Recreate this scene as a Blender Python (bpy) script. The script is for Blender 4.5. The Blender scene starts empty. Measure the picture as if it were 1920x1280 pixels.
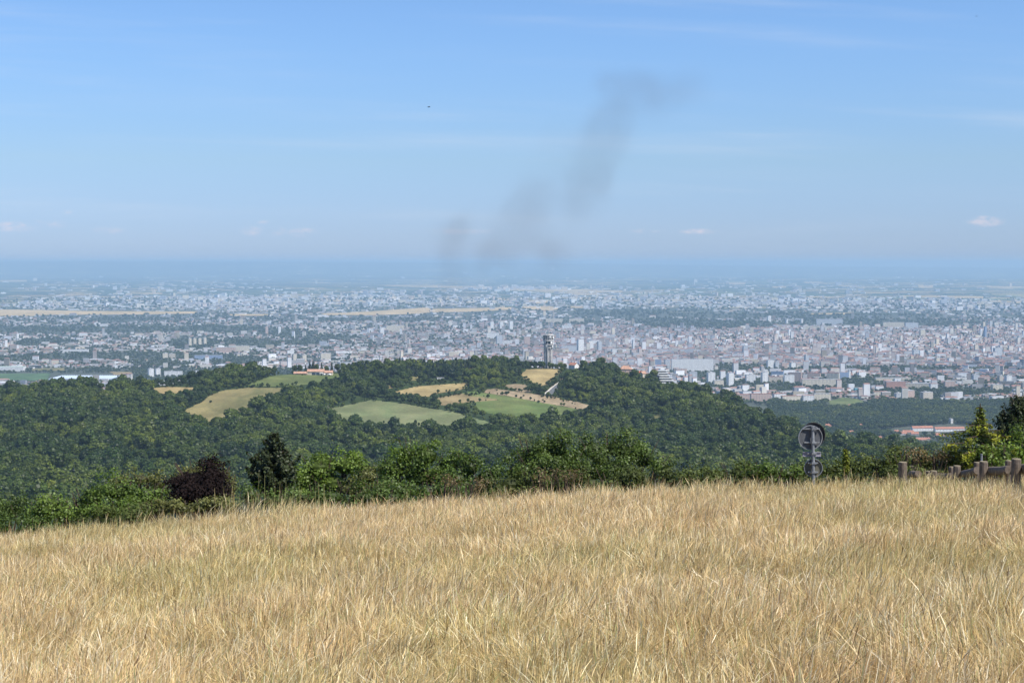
import bpy, math, random
import numpy as np
from mathutils import Vector, Matrix
rnd = random.Random(7)
rng = np.random.default_rng(11)
R = math.radians
scn = bpy.context.scene
COL = scn.collection

# ------------------------------------------------------------------ camera
FPX = 2955.0                    # focal length in photo pixels (1920 wide)
VH = 493.0                      # eye level row in the photo
PITCH = math.atan((640 - VH) / FPX)
SP, CP = math.sin(PITCH), math.cos(PITCH)
cam = bpy.data.objects.new('camera', bpy.data.cameras.new('camera'))
COL.objects.link(cam)
cam.data.sensor_width = 36.0
cam.data.lens = 36.0 * FPX / 1920.0
cam.data.clip_start = 0.1
cam.data.clip_end = 200000.0
cam.rotation_euler = (R(90) - PITCH, 0, 0)
scn.camera = cam

# ------------------------------------------------------------------ sun, sky
SUN_EL, SUN_AZ = R(55), R(124)          # azimuth clockwise from the view direction
SUN_DIR = Vector((math.sin(SUN_AZ) * math.cos(SUN_EL), math.cos(SUN_AZ) * math.cos(SUN_EL), math.sin(SUN_EL)))
sun = bpy.data.objects.new('sun', bpy.data.lights.new('sun', 'SUN'))
COL.objects.link(sun)
sun.data.energy = 5.0
sun.data.angle = R(0.5)
sun.data.color = (1.0, 0.955, 0.88)
sun.rotation_euler = SUN_DIR.to_track_quat('Z', 'Y').to_euler()
SKY_STRENGTH = 0.080
world = bpy.data.worlds.new('World')
scn.world = world
world.use_nodes = True


class NT:
    """tiny node tree helper"""
    def __init__(self, tree):
        self.t = tree
        tree.nodes.clear()

    def n(self, kind, ins=None, **props):
        nd = self.t.nodes.new(kind)
        for k, v in props.items():
            setattr(nd, k, v)
        for k, v in (ins or {}).items():
            s = nd.inputs[k]
            if isinstance(v, bpy.types.NodeSocket):
                self.t.links.new(v, s)
            else:
                s.default_value = v
        return nd

    def math(self, op, a, b=0.0, c=None, clamp=False):
        ins = {0: a, 1: b}
        if c is not None:
            ins[2] = c
        return self.n('ShaderNodeMath', ins, operation=op, use_clamp=clamp).outputs[0]

    def mix(self, f, a, b, blend='MIX'):
        return self.n('ShaderNodeMix', {0: f, 6: a, 7: b}, data_type='RGBA', blend_type=blend).outputs[2]

    def noise(self, vec, scale, detail=3, rough=0.55):
        return self.n('ShaderNodeTexNoise', {'Vector': vec, 'Scale': scale, 'Detail': detail, 'Roughness': rough}).outputs[0]

    def ramp(self, f, stops):
        nd = self.n('ShaderNodeValToRGB', {0: f})
        el = nd.color_ramp.elements
        while len(el) < len(stops):
            el.new(0.5)
        for e, (p, c) in zip(el, stops):
            e.position = p
            e.color = (*c, 1) if len(c) == 3 else c
        return nd.outputs[0]

    def maprange(self, v, a, b, c=0.0, d=1.0):
        return self.n('ShaderNodeMapRange', {0: v, 1: a, 2: b, 3: c, 4: d}, interpolation_type='SMOOTHSTEP').outputs[0]


w = NT(world.node_tree)
sky = w.n('ShaderNodeTexSky', sky_type='NISHITA', sun_disc=False, sun_elevation=SUN_EL, sun_rotation=SUN_AZ,
          altitude=300.0, air_density=1.0, dust_density=0.2, ozone_density=3.0)
gen = w.n('ShaderNodeTexCoord').outputs['Generated']
sep = w.n('ShaderNodeSeparateXYZ', {0: gen})
yy = w.math('MAXIMUM', sep.outputs[1], 0.15)
s_ = w.math('DIVIDE', sep.outputs[0], yy)
t_ = w.math('DIVIDE', sep.outputs[2], yy)
cv = w.n('ShaderNodeCombineXYZ', {0: w.math('MULTIPLY', s_, 2.2), 1: w.math('ADD', w.math('MULTIPLY', t_, 38.0), w.math('MULTIPLY', s_, 1.5)), 2: 3.1}).outputs[0]
n1 = w.noise(cv, 1.6, 5, 0.55)
cv2 = w.n('ShaderNodeCombineXYZ', {0: w.math('MULTIPLY', s_, 1.1), 1: w.math('MULTIPLY', t_, 11.0), 2: 9.4}).outputs[0]
n2 = w.noise(cv2, 2.0, 4, 0.6)
cirrus = w.math('MULTIPLY', w.maprange(n1, 0.42, 0.85), w.maprange(n2, 0.40, 0.75))
cirrus = w.math('MULTIPLY', cirrus, w.maprange(sep.outputs[2], -0.02, 0.03))
cirrus = w.math('MULTIPLY', cirrus, 0.46)
# small far cumulus and white summits low over the horizon
pv = w.n('ShaderNodeCombineXYZ', {0: w.math('MULTIPLY', s_, 60.0), 1: w.math('MULTIPLY', t_, 130.0), 2: 0.7}).outputs[0]
n3 = w.noise(pv, 1.0, 4, 0.65)
puffs = None
for (pu, pvv, ru, rv, am) in ((110, 397, 26, 6, 1.0), (30, 425, 60, 9, 0.9), (90, 420, 40, 8, .8), (495, 433, 40, 10, .8), (570, 436, 28, 8, .8), (1215, 433, 34, 5, 1), (1310, 434, 36, 5, .9),
                              (1845, 415, 34, 10, 1.0), (205, 432, 30, 6, .5), (860, 434, 60, 5, .4), (495, 418, 12, 5, .7)):
    ps, pt = (pu - 960) / FPX, (VH - pvv) / FPX
    a = w.math('DIVIDE', w.math('SUBTRACT', s_, ps), ru / FPX)
    b = w.math('DIVIDE', w.math('SUBTRACT', t_, pt), rv / FPX)
    d2 = w.math('ADD', w.math('MULTIPLY', a, a), w.math('MULTIPLY', b, b))
    g = w.math('MULTIPLY', w.maprange(d2, 1.6, 0.0), am)
    puffs = g if puffs is None else w.math('MAXIMUM', puffs, g)
puffs = w.math('MULTIPLY', w.maprange(n3, 0.40, 0.72), puffs)
puffs = w.math('MULTIPLY', puffs, 0.6)
grade = w.ramp(w.maprange(sep.outputs[2], 0.0, 0.16), [(0.0, (0.63, 0.69, 0.94)), (0.35, (0.80, 0.81, 0.86)), (1.0, (.94, .99, 1.02))])
grade = w.mix(1.0, grade, (0.95, 1.11, 1.38, 1), 'MULTIPLY')
skycol = w.mix(1.0, sky.outputs[0], grade, 'MULTIPLY')
c1 = w.mix(cirrus, skycol, (7.2, 7.7, 8.6, 1))
c2 = w.mix(puffs, c1, (9.0, 7.6, 7.9, 1))
bg = w.n('ShaderNodeBackground', {'Color': c2, 'Strength': SKY_STRENGTH})
w.n('ShaderNodeOutputWorld', {'Surface': bg.outputs[0]})

scn.view_settings.view_transform = 'Standard'
scn.view_settings.look = 'None'
scn.view_settings.exposure = 0.40
scn.view_settings.gamma = 1.0
scn.view_settings.use_curve_mapping = False
scn.render.engine = 'CYCLES'
cy = scn.cycles
cy.use_denoising = True
cy.max_bounces = 5
cy.diffuse_bounces = 2
cy.glossy_bounces = 1
cy.transmission_bounces = 3
cy.volume_bounces = 2
cy.transparent_max_bounces = 8
cy.volume_step_rate = 1.0
cy.volume_max_steps = 64

# ------------------------------------------------------------------ projection helpers
def slopes(u, v):
    """photo pixel -> (X/Y, Z/Y)"""
    x = (np.asarray(u, float) - 960) / FPX
    y = -(np.asarray(v, float) - 640) / FPX
    den = y * SP + CP
    return x / den, (y * CP - SP) / den


def pixel(X, Y, Z):
    d = Y * CP - Z * SP
    return 960 + FPX * X / d, 640 - FPX * (Y * SP + Z * CP) / d


def P(u, v, Y):
    s, t = slopes(u, v)
    return Vector((float(s) * Y, Y, float(t) * Y))


# ------------------------------------------------------------------ terrain
U_T = [-600, 0, 100, 200, 300, 400, 500, 560, 620, 700, 800, 900, 960, 1040, 1100, 1150, 1200, 1250, 1300, 1350, 1400, 1450, 1500, 1550, 1600, 1700, 1800, 1920, 2600]
V_T = [760, 738, 728, 728, 719, 709, 698, 696, 695, 691, 689, 684, 684, 688, 689, 694, 705, 719, 733, 753, 777, 794, 808, 822, 834, 850, 862, 870, 900]
V_N, Y_N, PW = 960.0, 1100.0, 1.15
PLAIN = -380.0


def ridge(u):
    vr = np.interp(u, U_T, V_T)
    yr = np.interp(u, [-600, 0, 300, 600, 900, 1050, 1200, 1350, 1500, 1700, 1900, 2600], [1900, 2000, 2050, 2150, 2250, 2250, 2150, 1950, 1750, 1550, 1450, 1400])
    return vr, yr


def sst(x):
    x = np.clip(x, 0, 1)
    return x * x * (3 - 2 * x)


def wob(X, Y, L, seed):
    return (np.sin(X / L + seed) * np.cos(Y / (L * 1.3) + seed * 2) + .6 * np.sin((X * .6 + Y * .8) / (L * .53) + seed * 3) + .35 * np.sin((X * .9 - Y * .5) / (L * .27) + seed)) / 1.95


def z_meadow(X, Y):
    """height of the grass tops of the near meadow"""
    Yc = np.clip(Y, -60, 37.5)
    Xc = np.clip(X, -45, 45)
    far = np.clip(Y - 37.5, 0, None)
    lat = np.clip(Y / 12.0, 0.15, 1)
    zz = -1.9 - 0.0955 * np.where(Yc > 0, Yc, Yc * .1) + lat * (0.0545 * Xc - 0.0019 * Xc * Xc)
    return zz - 0.36 * far + 0.05 * wob(X, Y, 2.3, 1.0)


GRASS_H = 0.74


def T(X, Y):
    X = np.asarray(X, float)
    Y = np.asarray(Y, float)
    Yp = np.maximum(Y, 1.0)
    s = np.clip(X / Yp, -1.2, 1.2)
    u = 960 + s * FPX
    vr, yr = ridge(u)
    z_near = z_meadow(X, Y) - GRASS_H
    # valley and hill
    tt = np.clip((yr - Yp) / (yr - Y_N), 0, None) ** PW
    v = vr + (V_N - vr) * tt
    v = np.where(Yp < Y_N, V_N + (1190 - V_N) * ((Y_N - Yp) / (Y_N - 60)) ** 1.3, v) if True else v
    _, sl = slopes(960, v)
    z_hill = sl * Yp
    z_hill = np.where(Yp < 150, -0.2 * Yp - 3, z_hill) + 2.4 * wob(X, Y, 52, 1.7) * sst((Yp - 900) / 200)
    z_hill = z_hill - 2.0 * sst((Yp - yr + 60) / 60)
    _, slr = slopes(960, vr)
    z_r = slr * yr - 2.0 + 2.4 * wob(X, Y, 52, 1.7)
    dY = np.clip(Yp - yr, 0, None)
    z_back = PLAIN + (z_r - PLAIN) * np.exp(-dY / 380.0)
    z = np.where(Yp > yr, z_back, z_hill)
    # plain and far rises
    vh = np.interp(u, [-800, 0, 250, 500, 800, 1100, 1400, 1920, 2800], [490, 490, 490, 490.5, 492, 494, 498, 502, 503])
    _, slh = slopes(960, vh)
    zh = slh * 62000.0
    k = sst((Yp - 42000) / 20000.0)
    z_pl = z + (zh - PLAIN) * k + sst((Yp - 14000) / 12000) * (1 - k) * 26 * wob(X, Y, 4200, 2.0)
    z = np.where(Yp > 12000, z_pl, z)
    b = sst((Y - 46) / 110.0)
    z = z_near * (1 - b) + z * b
    # behind the camera the meadow just goes on
    return np.where(Y < 46, z_near, z)


def hill_hit(u, v):
    """ground point of the near hill seen at a photo pixel"""
    u = np.asarray(u, float)
    v = np.asarray(v, float)
    vr, yr = ridge(u)
    t = np.clip((v - vr) / (V_N - vr), 0, None) ** (1 / PW)
    Y = yr - t * (yr - Y_N)
    s, _ = slopes(u, v)
    X = s * Y
    return X, Y, T(X, Y)


def plain_hit(u, v):
    s, t = slopes(u, v)
    Y = PLAIN / np.minimum(t, -0.004)
    X = s * Y
    for _ in range(6):
        Y = np.clip(T(X, Y) / np.minimum(t, -0.004), 2500, 61000)
        X = s * Y
    return X, Y, T(X, Y)


# ------------------------------------------------------------------ object helpers
def tag(o, label=None, cat=None, group=None, kind=None):
    if label: o['label'] = label
    if cat: o['category'] = cat
    if group: o['group'] = group
    if kind: o['kind'] = kind
    return o


def empty(name, loc, label, cat, group=None, rz=0):
    o = bpy.data.objects.new(name, None)
    COL.objects.link(o)
    o.location = loc
    o.rotation_euler = (0, 0, rz)
    o.empty_display_size = 0.5
    return tag(o, label, cat, group)


def mesh_np(name, V, F, mats, fmat=None, col=None, smooth=False):
    """V (n,3), F (m,k) same-size faces or list; col per face"""
    me = bpy.data.meshes.new(name)
    V = np.asarray(V, np.float32)
    if isinstance(F, np.ndarray):
        m, k = F.shape
        me.vertices.add(len(V)); me.vertices.foreach_set('co', V.ravel())
        me.loops.add(m * k); me.loops.foreach_set('vertex_index', F.astype(np.int32).ravel())
        me.polygons.add(m)
        me.polygons.foreach_set('loop_start', (np.arange(m) * k).astype(np.int32))
    else:
        me.from_pydata([tuple(map(float, v)) for v in V], [], F)
    for mt in (mats if isinstance(mats, (list, tuple)) else [mats]):
        me.materials.append(mt)
    if fmat is not None:
        me.polygons.foreach_set('material_index', np.asarray(fmat, np.int32))
    me.update(calc_edges=True)
    if col is not None:
        a = me.attributes.new('Col', 'FLOAT_COLOR', 'FACE')
        c = np.ones((len(me.polygons), 4), np.float32)
        c[:, :3] = col
        a.data.foreach_set('color', c.ravel())
    me.polygons.foreach_set('use_smooth', [smooth] * len(me.polygons))
    me.validate()
    return me


def link(name, me, parent=None, loc=None):
    o = bpy.data.objects.new(name, me)
    COL.objects.link(o)
    if parent is not None: o.parent = parent
    if loc is not None: o.location = loc
    return o


class MB:
    """collects simple solids into one mesh"""
    def __init__(self):
        self.V, self.F = [], []

    def box(self, c, d, rz=0.0, taper=1.0):
        x, y, z = d[0] / 2, d[1] / 2, d[2] / 2
        n = len(self.V)
        cz, sz = math.cos(rz), math.sin(rz)
        for k, (i, j) in ((-1, (-1, -1)), (-1, (1, -1)), (-1, (1, 1)), (-1, (-1, 1)), (1, (-1, -1)), (1, (1, -1)), (1, (1, 1)), (1, (-1, 1))):
            f = taper if k > 0 else 1
            px, py = i * x * f, j * y * f
            self.V.append((c[0] + px * cz - py * sz, c[1] + px * sz + py * cz, c[2] + k * z))
        self.F += [tuple(n + q for q in f) for f in ((0, 3, 2, 1), (4, 5, 6, 7), (0, 1, 5, 4), (1, 2, 6, 5), (2, 3, 7, 6), (3, 0, 4, 7))]
        return self

    def poly(self, pts):
        n = len(self.V)
        self.V += [tuple(p) for p in pts]
        self.F.append(tuple(range(n, n + len(pts))))
        return self

    def cyl(self, a, b, r0, r1=None, seg=10, caps=True):
        a, b = Vector(a), Vector(b)
        r1 = r0 if r1 is None else r1
        d = (b - a).normalized()
        p = d.orthogonal().normalized()
        q = d.cross(p)
        n = len(self.V)
        for c, r in ((a, r0), (b, r1)):
            for i in range(seg):
                t = 2 * math.pi * i / seg
                self.V.append(tuple(c + p * (r * math.cos(t)) + q * (r * math.sin(t))))
        for i in range(seg):
            j = (i + 1) % seg
            self.F.append((n + i, n + j, n + seg + j, n + seg + i))
        if caps:
            self.F.append(tuple(n + i for i in reversed(range(seg))))
            self.F.append(tuple(n + seg + i for i in range(seg)))
        return self

    def tube(self, pts, radii, seg=6):
        pts = [Vector(p) for p in pts]
        n0 = len(self.V)
        for k, p in enumerate(pts):
            d = (pts[min(k + 1, len(pts) - 1)] - pts[max(k - 1, 0)]).normalized()
            a = d.orthogonal().normalized() if k == 0 else (a - d * a.dot(d)).normalized()
            b = d.cross(a)
            for i in range(seg):
                t = 2 * math.pi * i / seg
                self.V.append(tuple(p + a * (radii[k] * math.cos(t)) + b * (radii[k] * math.sin(t))))
        for k in range(len(pts) - 1):
            for i in range(seg):
                j = (i + 1) % seg
                self.F.append((n0 + k * seg + i, n0 + k * seg + j, n0 + (k + 1) * seg + j, n0 + (k + 1) * seg + i))
        self.F.append(tuple(n0 + i for i in reversed(range(seg))))
        self.F.append(tuple(n0 + (len(pts) - 1) * seg + i for i in range(seg)))
        return self

    def build(self, name, mat, parent=None, loc=None, smooth=False):
        me = mesh_np(name, self.V, self.F, mat, smooth=smooth)
        return link(name, me, parent, loc)


# ------------------------------------------------------------------ materials
def mat(name, color, rough=0.85, noise=0.0, nscale=1.0, spec=0.25, bump=0.0, metal=0.0):
    m = bpy.data.materials.new(name)
    m.use_nodes = True
    t = NT(m.node_tree)
    c = (*color, 1)
    b = t.n('ShaderNodeBsdfPrincipled', {'Base Color': c, 'Roughness': rough, 'Specular IOR Level': spec, 'Metallic': metal})
    if noise or bump:
        co = t.n('ShaderNodeTexCoord').outputs['Object']
        nz = t.noise(co, nscale, 5, 0.6)
        if noise:
            dark = tuple(x * (1 - noise) for x in color) + (1,)
            lite = tuple(min(1, x * (1 + noise * .7)) for x in color) + (1,)
            t.t.links.new(t.mix(t.maprange(nz, 0.3, 0.7), dark, lite), b.inputs['Base Color'])
        if bump:
            bp = t.n('ShaderNodeBump', {'Height': nz, 'Strength': bump, 'Distance': 0.02})
            t.t.links.new(bp.outputs[0], b.inputs['Normal'])
    t.n('ShaderNodeOutputMaterial', {'Surface': b.outputs[0]})
    return m


def leaf_mat(name, cols, transl=0.35, objrand=True, rough=0.5, spec=0.3, patch=False):
    """cols: colour stops picked by per-object random; per-face attribute varies them; object colour tints"""
    m = bpy.data.materials.new(name)
    m.use_nodes = True
    t = NT(m.node_tree)
    oi = t.n('ShaderNodeObjectInfo')
    at = t.n('ShaderNodeAttribute', attribute_name='Col')
    if len(cols) > 1:
        base = t.ramp(oi.outputs['Random'], [(i / (len(cols) - 1), c) for i, c in enumerate(cols)])
    else:
        base = (*cols[0], 1)
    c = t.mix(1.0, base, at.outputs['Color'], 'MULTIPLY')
    c = t.mix(1.0, c, oi.outputs['Color'], 'MULTIPLY')
    if patch:
        c = t.mix(1.0, c, (1.30, 1.20, .62, 1), 'MULTIPLY')
        loc = oi.outputs['Location']
        c = t.mix(t.maprange(t.noise(loc, .009, 5, .7), .40, .62), t.mix(1.0, c, (.62, .72, .85, 1), 'MULTIPLY'), t.mix(1.0, c, (1.60, 1.42, 1.0, 1), 'MULTIPLY'))
        c = t.mix(t.maprange(t.noise(loc, .06, 2, .6), .58, .70, 0, .6), c, t.mix(1.0, c, (1.5, 1.3, .8, 1), 'MULTIPLY'))
    b = t.n('ShaderNodeBsdfPrincipled', {'Base Color': c, 'Roughness': rough, 'Specular IOR Level': spec})
    if transl > 0:
        tc = t.mix(1.0, c, (1.25, 1.2, .5, 1), 'MULTIPLY')
        tr = t.n('ShaderNodeBsdfTranslucent', {'Color': tc})
        s = t.n('ShaderNodeMixShader', {0: transl, 1: b.outputs[0], 2: tr.outputs[0]}).outputs[0]
    else:
        s = b.outputs[0]
    t.n('ShaderNodeOutputMaterial', {'Surface': s})
    return m


def attr_mat(name, rough=0.8, nz=0.25, nscale=0.2, spec=0.2):
    m = bpy.data.materials.new(name)
    m.use_nodes = True
    t = NT(m.node_tree)
    at = t.n('ShaderNodeAttribute', attribute_name='Col')
    pos = t.n('ShaderNodeNewGeometry').outputs['Position']
    f = t.maprange(t.noise(pos, nscale, 4, 0.6), 0.3, 0.7, 1 - nz, 1 + nz * .6)
    c = t.mix(1.0, at.outputs['Color'], f, 'MULTIPLY')
    b = t.n('ShaderNodeBsdfPrincipled', {'Base Color': c, 'Roughness': rough, 'Specular IOR Level': spec})
    t.n('ShaderNodeOutputMaterial', {'Surface': b.outputs[0]})
    return m


M_BARK = mat('bark', (0.09, 0.065, 0.045), 0.95, 0.4, 8, bump=.4)
M_CONC = mat('weathered_concrete', (0.47, 0.45, 0.43), 0.9, 0.5, 0.35)
M_CONCL = mat('pale_concrete', (0.62, 0.60, 0.57), 0.85, 0.2, 0.3)
M_DARKGL = mat('dark_glass', (0.05, 0.065, 0.09), 0.25, spec=.5)
M_WIN = mat('window_glass', (0.10, 0.13, 0.18), 0.2, spec=.5)
M_WHITE = mat('white_render', (0.78, 0.77, 0.74), 0.8, 0.1, 0.2)
M_CREAM = mat('cream_render', (0.68, 0.60, 0.46), 0.85, 0.15, 0.2)
M_PINK = mat('pink_render', (0.58, 0.42, 0.34), 0.85, 0.15, 0.2)
M_BEIGE = mat('beige_render', (0.55, 0.48, 0.38), 0.85, 0.15, 0.2)
M_GREYW = mat('grey_panel', (0.52, 0.54, 0.56), 0.8, 0.15, 0.2)
M_BRICKW = mat('red_brick_wall', (0.42, 0.22, 0.16), 0.9, 0.2, 0.2)
M_TILE = mat('terracotta_tiles', (0.37, 0.175, 0.12), 0.9, 0.3, 0.5)
M_TILEP = mat('pale_pink_tiles', (0.44, 0.26, 0.18), 0.9, 0.3, 0.4)
M_ROOFG = mat('grey_flat_roof', (0.42, 0.42, 0.42), 0.9, 0.2, 0.1)
M_TEAL = mat('teal_cladding', (0.10, 0.42, 0.48), 0.6, 0.1, 0.1)
M_BLUEP = mat('blue_grey_cladding', (0.30, 0.38, 0.52), 0.6, 0.1, 0.1)
M_GALV = mat('galvanised_steel', (0.27, 0.28, 0.29), 0.5, 0.3, 6, spec=.4, metal=.2)
M_SIGNB = mat('unpainted_sign_back', (0.10, 0.104, 0.112), 0.6, 0.25, 5, spec=.3)
M_SIGND = mat('dark_sign_rim', (0.05, 0.048, 0.05), 0.6, 0.2, 5)
M_SIGNO = mat('olive_sign_back', (0.15, 0.145, 0.11), 0.65, 0.25, 5)
M_LOG = mat('weathered_round_log', (0.165, 0.13, 0.10), 0.9, 0.35, 9, bump=.5)
M_LOGTOP = mat('cut_log_end', (0.24, 0.20, 0.13), 0.9, 0.3, 14)
M_ASPH = mat('asphalt', (0.12, 0.125, 0.13), 0.9, 0.2, 0.3)
M_BIRD = mat('bird_feathers', (0.02, 0.02, 0.022), 0.8)

# ground: one sheet, coloured by what grows on it
def ground_material():
    m = bpy.data.materials.new('countryside_ground')
    m.use_nodes = True
    t = NT(m.node_tree)
    pos = t.n('ShaderNodeNewGeometry').outputs['Position']
    sp = t.n('ShaderNodeSeparateXYZ', {0: pos})
    # meadow soil and thatch
    nearc = t.ramp(t.noise(pos, 3.0, 5), [(0.25, (0.16, 0.12, 0.055)), (0.75, (0.34, 0.26, 0.13))])
    # forest floor
    forest = t.ramp(t.noise(pos, 0.02, 4), [(0.3, (0.025, 0.04, 0.014)), (0.75, (0.05, 0.07, 0.022))])
    # plain with crops, streets and woods
    vor = t.n('ShaderNodeTexVoronoi', {'Vector': pos, 'Scale': 0.0022, 'Randomness': 1.0})
    crop = t.ramp(t.n('ShaderNodeSeparateColor', {0: vor.outputs['Color']}).outputs[0],
                  [(0.0, (0.045, 0.065, 0.03)), (0.55, (0.05, 0.075, 0.035)), (0.70, (0.09, 0.12, 0.05)), (0.78, (0.05, 0.07, 0.03)), (0.90, (0.30, 0.24, 0.12)), (1.0, (0.40, 0.31, 0.17))])
    woods = t.maprange(t.noise(pos, 0.00035, 5, 0.6), 0.44, 0.60)
    plain = t.mix(woods, crop, (0.028, 0.045, 0.022, 1))
    city = t.ramp(t.noise(pos, 0.02, 5), [(0.3, (0.045, 0.06, 0.035)), (0.62, (0.085, 0.09, 0.07)), (0.8, (0.16, 0.155, 0.15))])
    kc = t.maprange(sp.outputs[1], 11000.0, 15500.0)
    plain = t.mix(kc, city, plain)
    a = t.mix(t.maprange(sp.outputs[1], 2700.0, 3300.0), forest, plain)
    c = t.mix(t.maprange(sp.outputs[1], 40.0, 48.0), nearc, a)
    b = t.n('ShaderNodeBsdfPrincipled', {'Base Color': c, 'Roughness': 0.95, 'Specular IOR Level': 0.1})
    t.n('ShaderNodeOutputMaterial', {'Surface': b.outputs[0]})
    return m


M_GROUND = ground_material()
az = np.concatenate([np.linspace(-180, -34, 30)[:-1], np.linspace(-34, 34, 409), np.linspace(34, 180, 30)[1:]])
rr = np.concatenate([[0.5], np.geomspace(2, 60, 60), np.geomspace(62, 900, 50)[0:], np.arange(925, 2900, 16), np.geomspace(2920, 63500, 110)])
A, RR = np.meshgrid(np.radians(az), rr)
GX = RR * np.sin(A)
GY = RR * np.cos(A)
front = np.abs(A) < R(34.5)
GYf = np.where(front, RR, GY)                  # constant depth rows in front
GXf = np.where(front, RR * np.tan(np.clip(A, -1, 1)), GX)
GZ = T(GXf, GYf)
side = (~front) & (RR > 300)
# off to the sides and behind: the same slopes carried round
Xs = np.where(front, GXf, np.sign(GX) * np.tan(R(34)) * RR)
GZ = np.where(side, T(Xs, RR), GZ)
bl = sst((RR - 60) / 240.0)
GZ = np.where(~front, T(GXf, GYf) * (1 - bl) + T(Xs, RR) * bl, GZ)
nr, na = GZ.shape
V = np.stack([GXf, GYf, GZ], -1).reshape(-1, 3)
i, j = np.meshgrid(np.arange(nr - 1), np.arange(na - 1), indexing='ij')
F = np.stack([i * na + j, i * na + j + 1, (i + 1) * na + j + 1, (i + 1) * na + j], -1).reshape(-1, 4)[:, ::-1]
ground = link('ground', mesh_np('ground', V, F, M_GROUND, smooth=True))
tag(ground, kind='structure')

# ------------------------------------------------------------------ fields on the hill and plain
def crop_mat(name, c0, c1, scale=0.01, stripe=None, stripec=None, angle=0.0):
    m = bpy.data.materials.new(name)
    m.use_nodes = True
    t = NT(m.node_tree)
    pos = t.n('ShaderNodeNewGeometry').outputs['Position']
    mp = t.n('ShaderNodeMapping', {'Vector': pos, 'Rotation': (0, 0, angle), 'Scale': (1, .25, 1)}).outputs[0]
    c = t.mix(t.maprange(t.noise(mp, scale, 6, 0.65), 0.32, 0.68), (*c0, 1), (*c1, 1))
    fine = t.maprange(t.noise(pos, 0.35, 4, .7), .3, .7, .80, 1.14)
    mp2 = t.n('ShaderNodeMapping', {'Vector': pos, 'Rotation': (0, 0, angle + .5)}).outputs[0]
    wv = t.n('ShaderNodeTexWave', {'Vector': mp2, 'Scale': .055, 'Distortion': 2.5, 'Detail': 3.0, 'Detail Scale': .6}, bands_direction='X').outputs[1]
    fine = t.math('MULTIPLY', fine, t.maprange(wv, 0, 1, .90, 1.06))
    fine = t.math('MULTIPLY', fine, t.maprange(t.noise(pos, 0.022, 3, .6), .35, .65, .80, 1.12))
    c = t.mix(1.0, c, fine, 'MULTIPLY')
    b = t.n('ShaderNodeBsdfPrincipled', {'Base Color': c, 'Roughness': 0.95, 'Specular IOR Level': 0.1})
    t.n('ShaderNodeOutputMaterial', {'Surface': b.outputs[0]})
    return m


C_LAWN = crop_mat('lawn', (0.10, 0.135, 0.042), (0.15, 0.165, 0.06), 0.03)
C_HAY = crop_mat('mown_hay', (0.25, 0.19, 0.085), (0.36, 0.28, 0.13), 0.03, angle=.6)
C_HAYG = crop_mat('greenish_hay', (0.125, 0.125, 0.05), (0.26, 0.215, 0.095), 0.02, angle=.3)
C_PALE = crop_mat('pale_green_crop', (0.135, 0.17, 0.072), (0.195, 0.20, 0.095), 0.02)
C_GREEN = crop_mat('green_crop', (0.10, 0.15, 0.042), (0.155, 0.175, 0.06), 0.02, angle=1.2)
C_BROWN = crop_mat('dry_brown_crop', (0.23, 0.18, 0.09), (0.29, 0.22, 0.11), 0.04)
C_PINKE = crop_mat('dry_pinkish_grass', (0.25, 0.19, 0.115), (0.36, 0.28, 0.175), 0.05)
C_WHEAT = crop_mat('ripe_wheat', (0.42, 0.31, 0.15), (0.55, 0.41, 0.22), 0.004)
C_DGREEN = crop_mat('dark_green_crop', (0.07, 0.12, 0.05), (0.09, 0.15, 0.06), 0.01)


def inpoly(u, v, poly):
    u = np.asarray(u); v = np.asarray(v)
    r = np.zeros(np.broadcast(u, v).shape, bool)
    n = len(poly)
    for a in range(n):
        x0, y0 = poly[a]
        x1, y1 = poly[(a + 1) % n]
        if y0 == y1: continue
        c = ((y0 > v) != (y1 > v)) & (u < (x1 - x0) * (v - y0) / (y1 - y0) + x0)
        r ^= c
    return r


def field(poly, m, hit=hill_hit, lift=0.35, name='field', step=1.0):
    vs = [p[1] for p in poly]
    rows, v = [], min(vs) + 1e-3
    while v < max(vs) - 1e-3:
        xs = []
        for a in range(len(poly)):
            (x0, y0), (x1, y1) = poly[a], poly[(a + 1) % len(poly)]
            if (y0 > v) != (y1 > v):
                xs.append((x1 - x0) * (v - y0) / (y1 - y0) + x0)
        if len(xs) >= 2:
            j_ = 2.3 if 'road' not in name and poly[0][1] > 600 else .3
            rows.append((v, min(xs) + j_ * (math.sin(v * 1.3 + xs[0]) + .6 * math.sin(v * 2.9)), max(xs) + j_ * (math.sin(v * 1.7 + 2) + .6 * math.sin(v * 3.3))))
        v += step
    NC = 14
    U = np.array([[a + (b - a) * k / (NC - 1) for k in range(NC)] for _, a, b in rows])
    Vv = np.array([[q] * NC for q, _, _ in rows])
    X, Y, Z = hit(U, Vv)
    n = len(rows)
    VV = np.stack([X, Y, Z + lift], -1).reshape(-1, 3)
    i, j = np.meshgrid(np.arange(n - 1), np.arange(NC - 1), indexing='ij')
    FF = np.stack([i * NC + j, (i + 1) * NC + j, (i + 1) * NC + j + 1, i * NC + j + 1], -1).reshape(-1, 4)
    return tag(link(name, mesh_np(name, VV, FF, m, smooth=True)), kind='structure')


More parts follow.
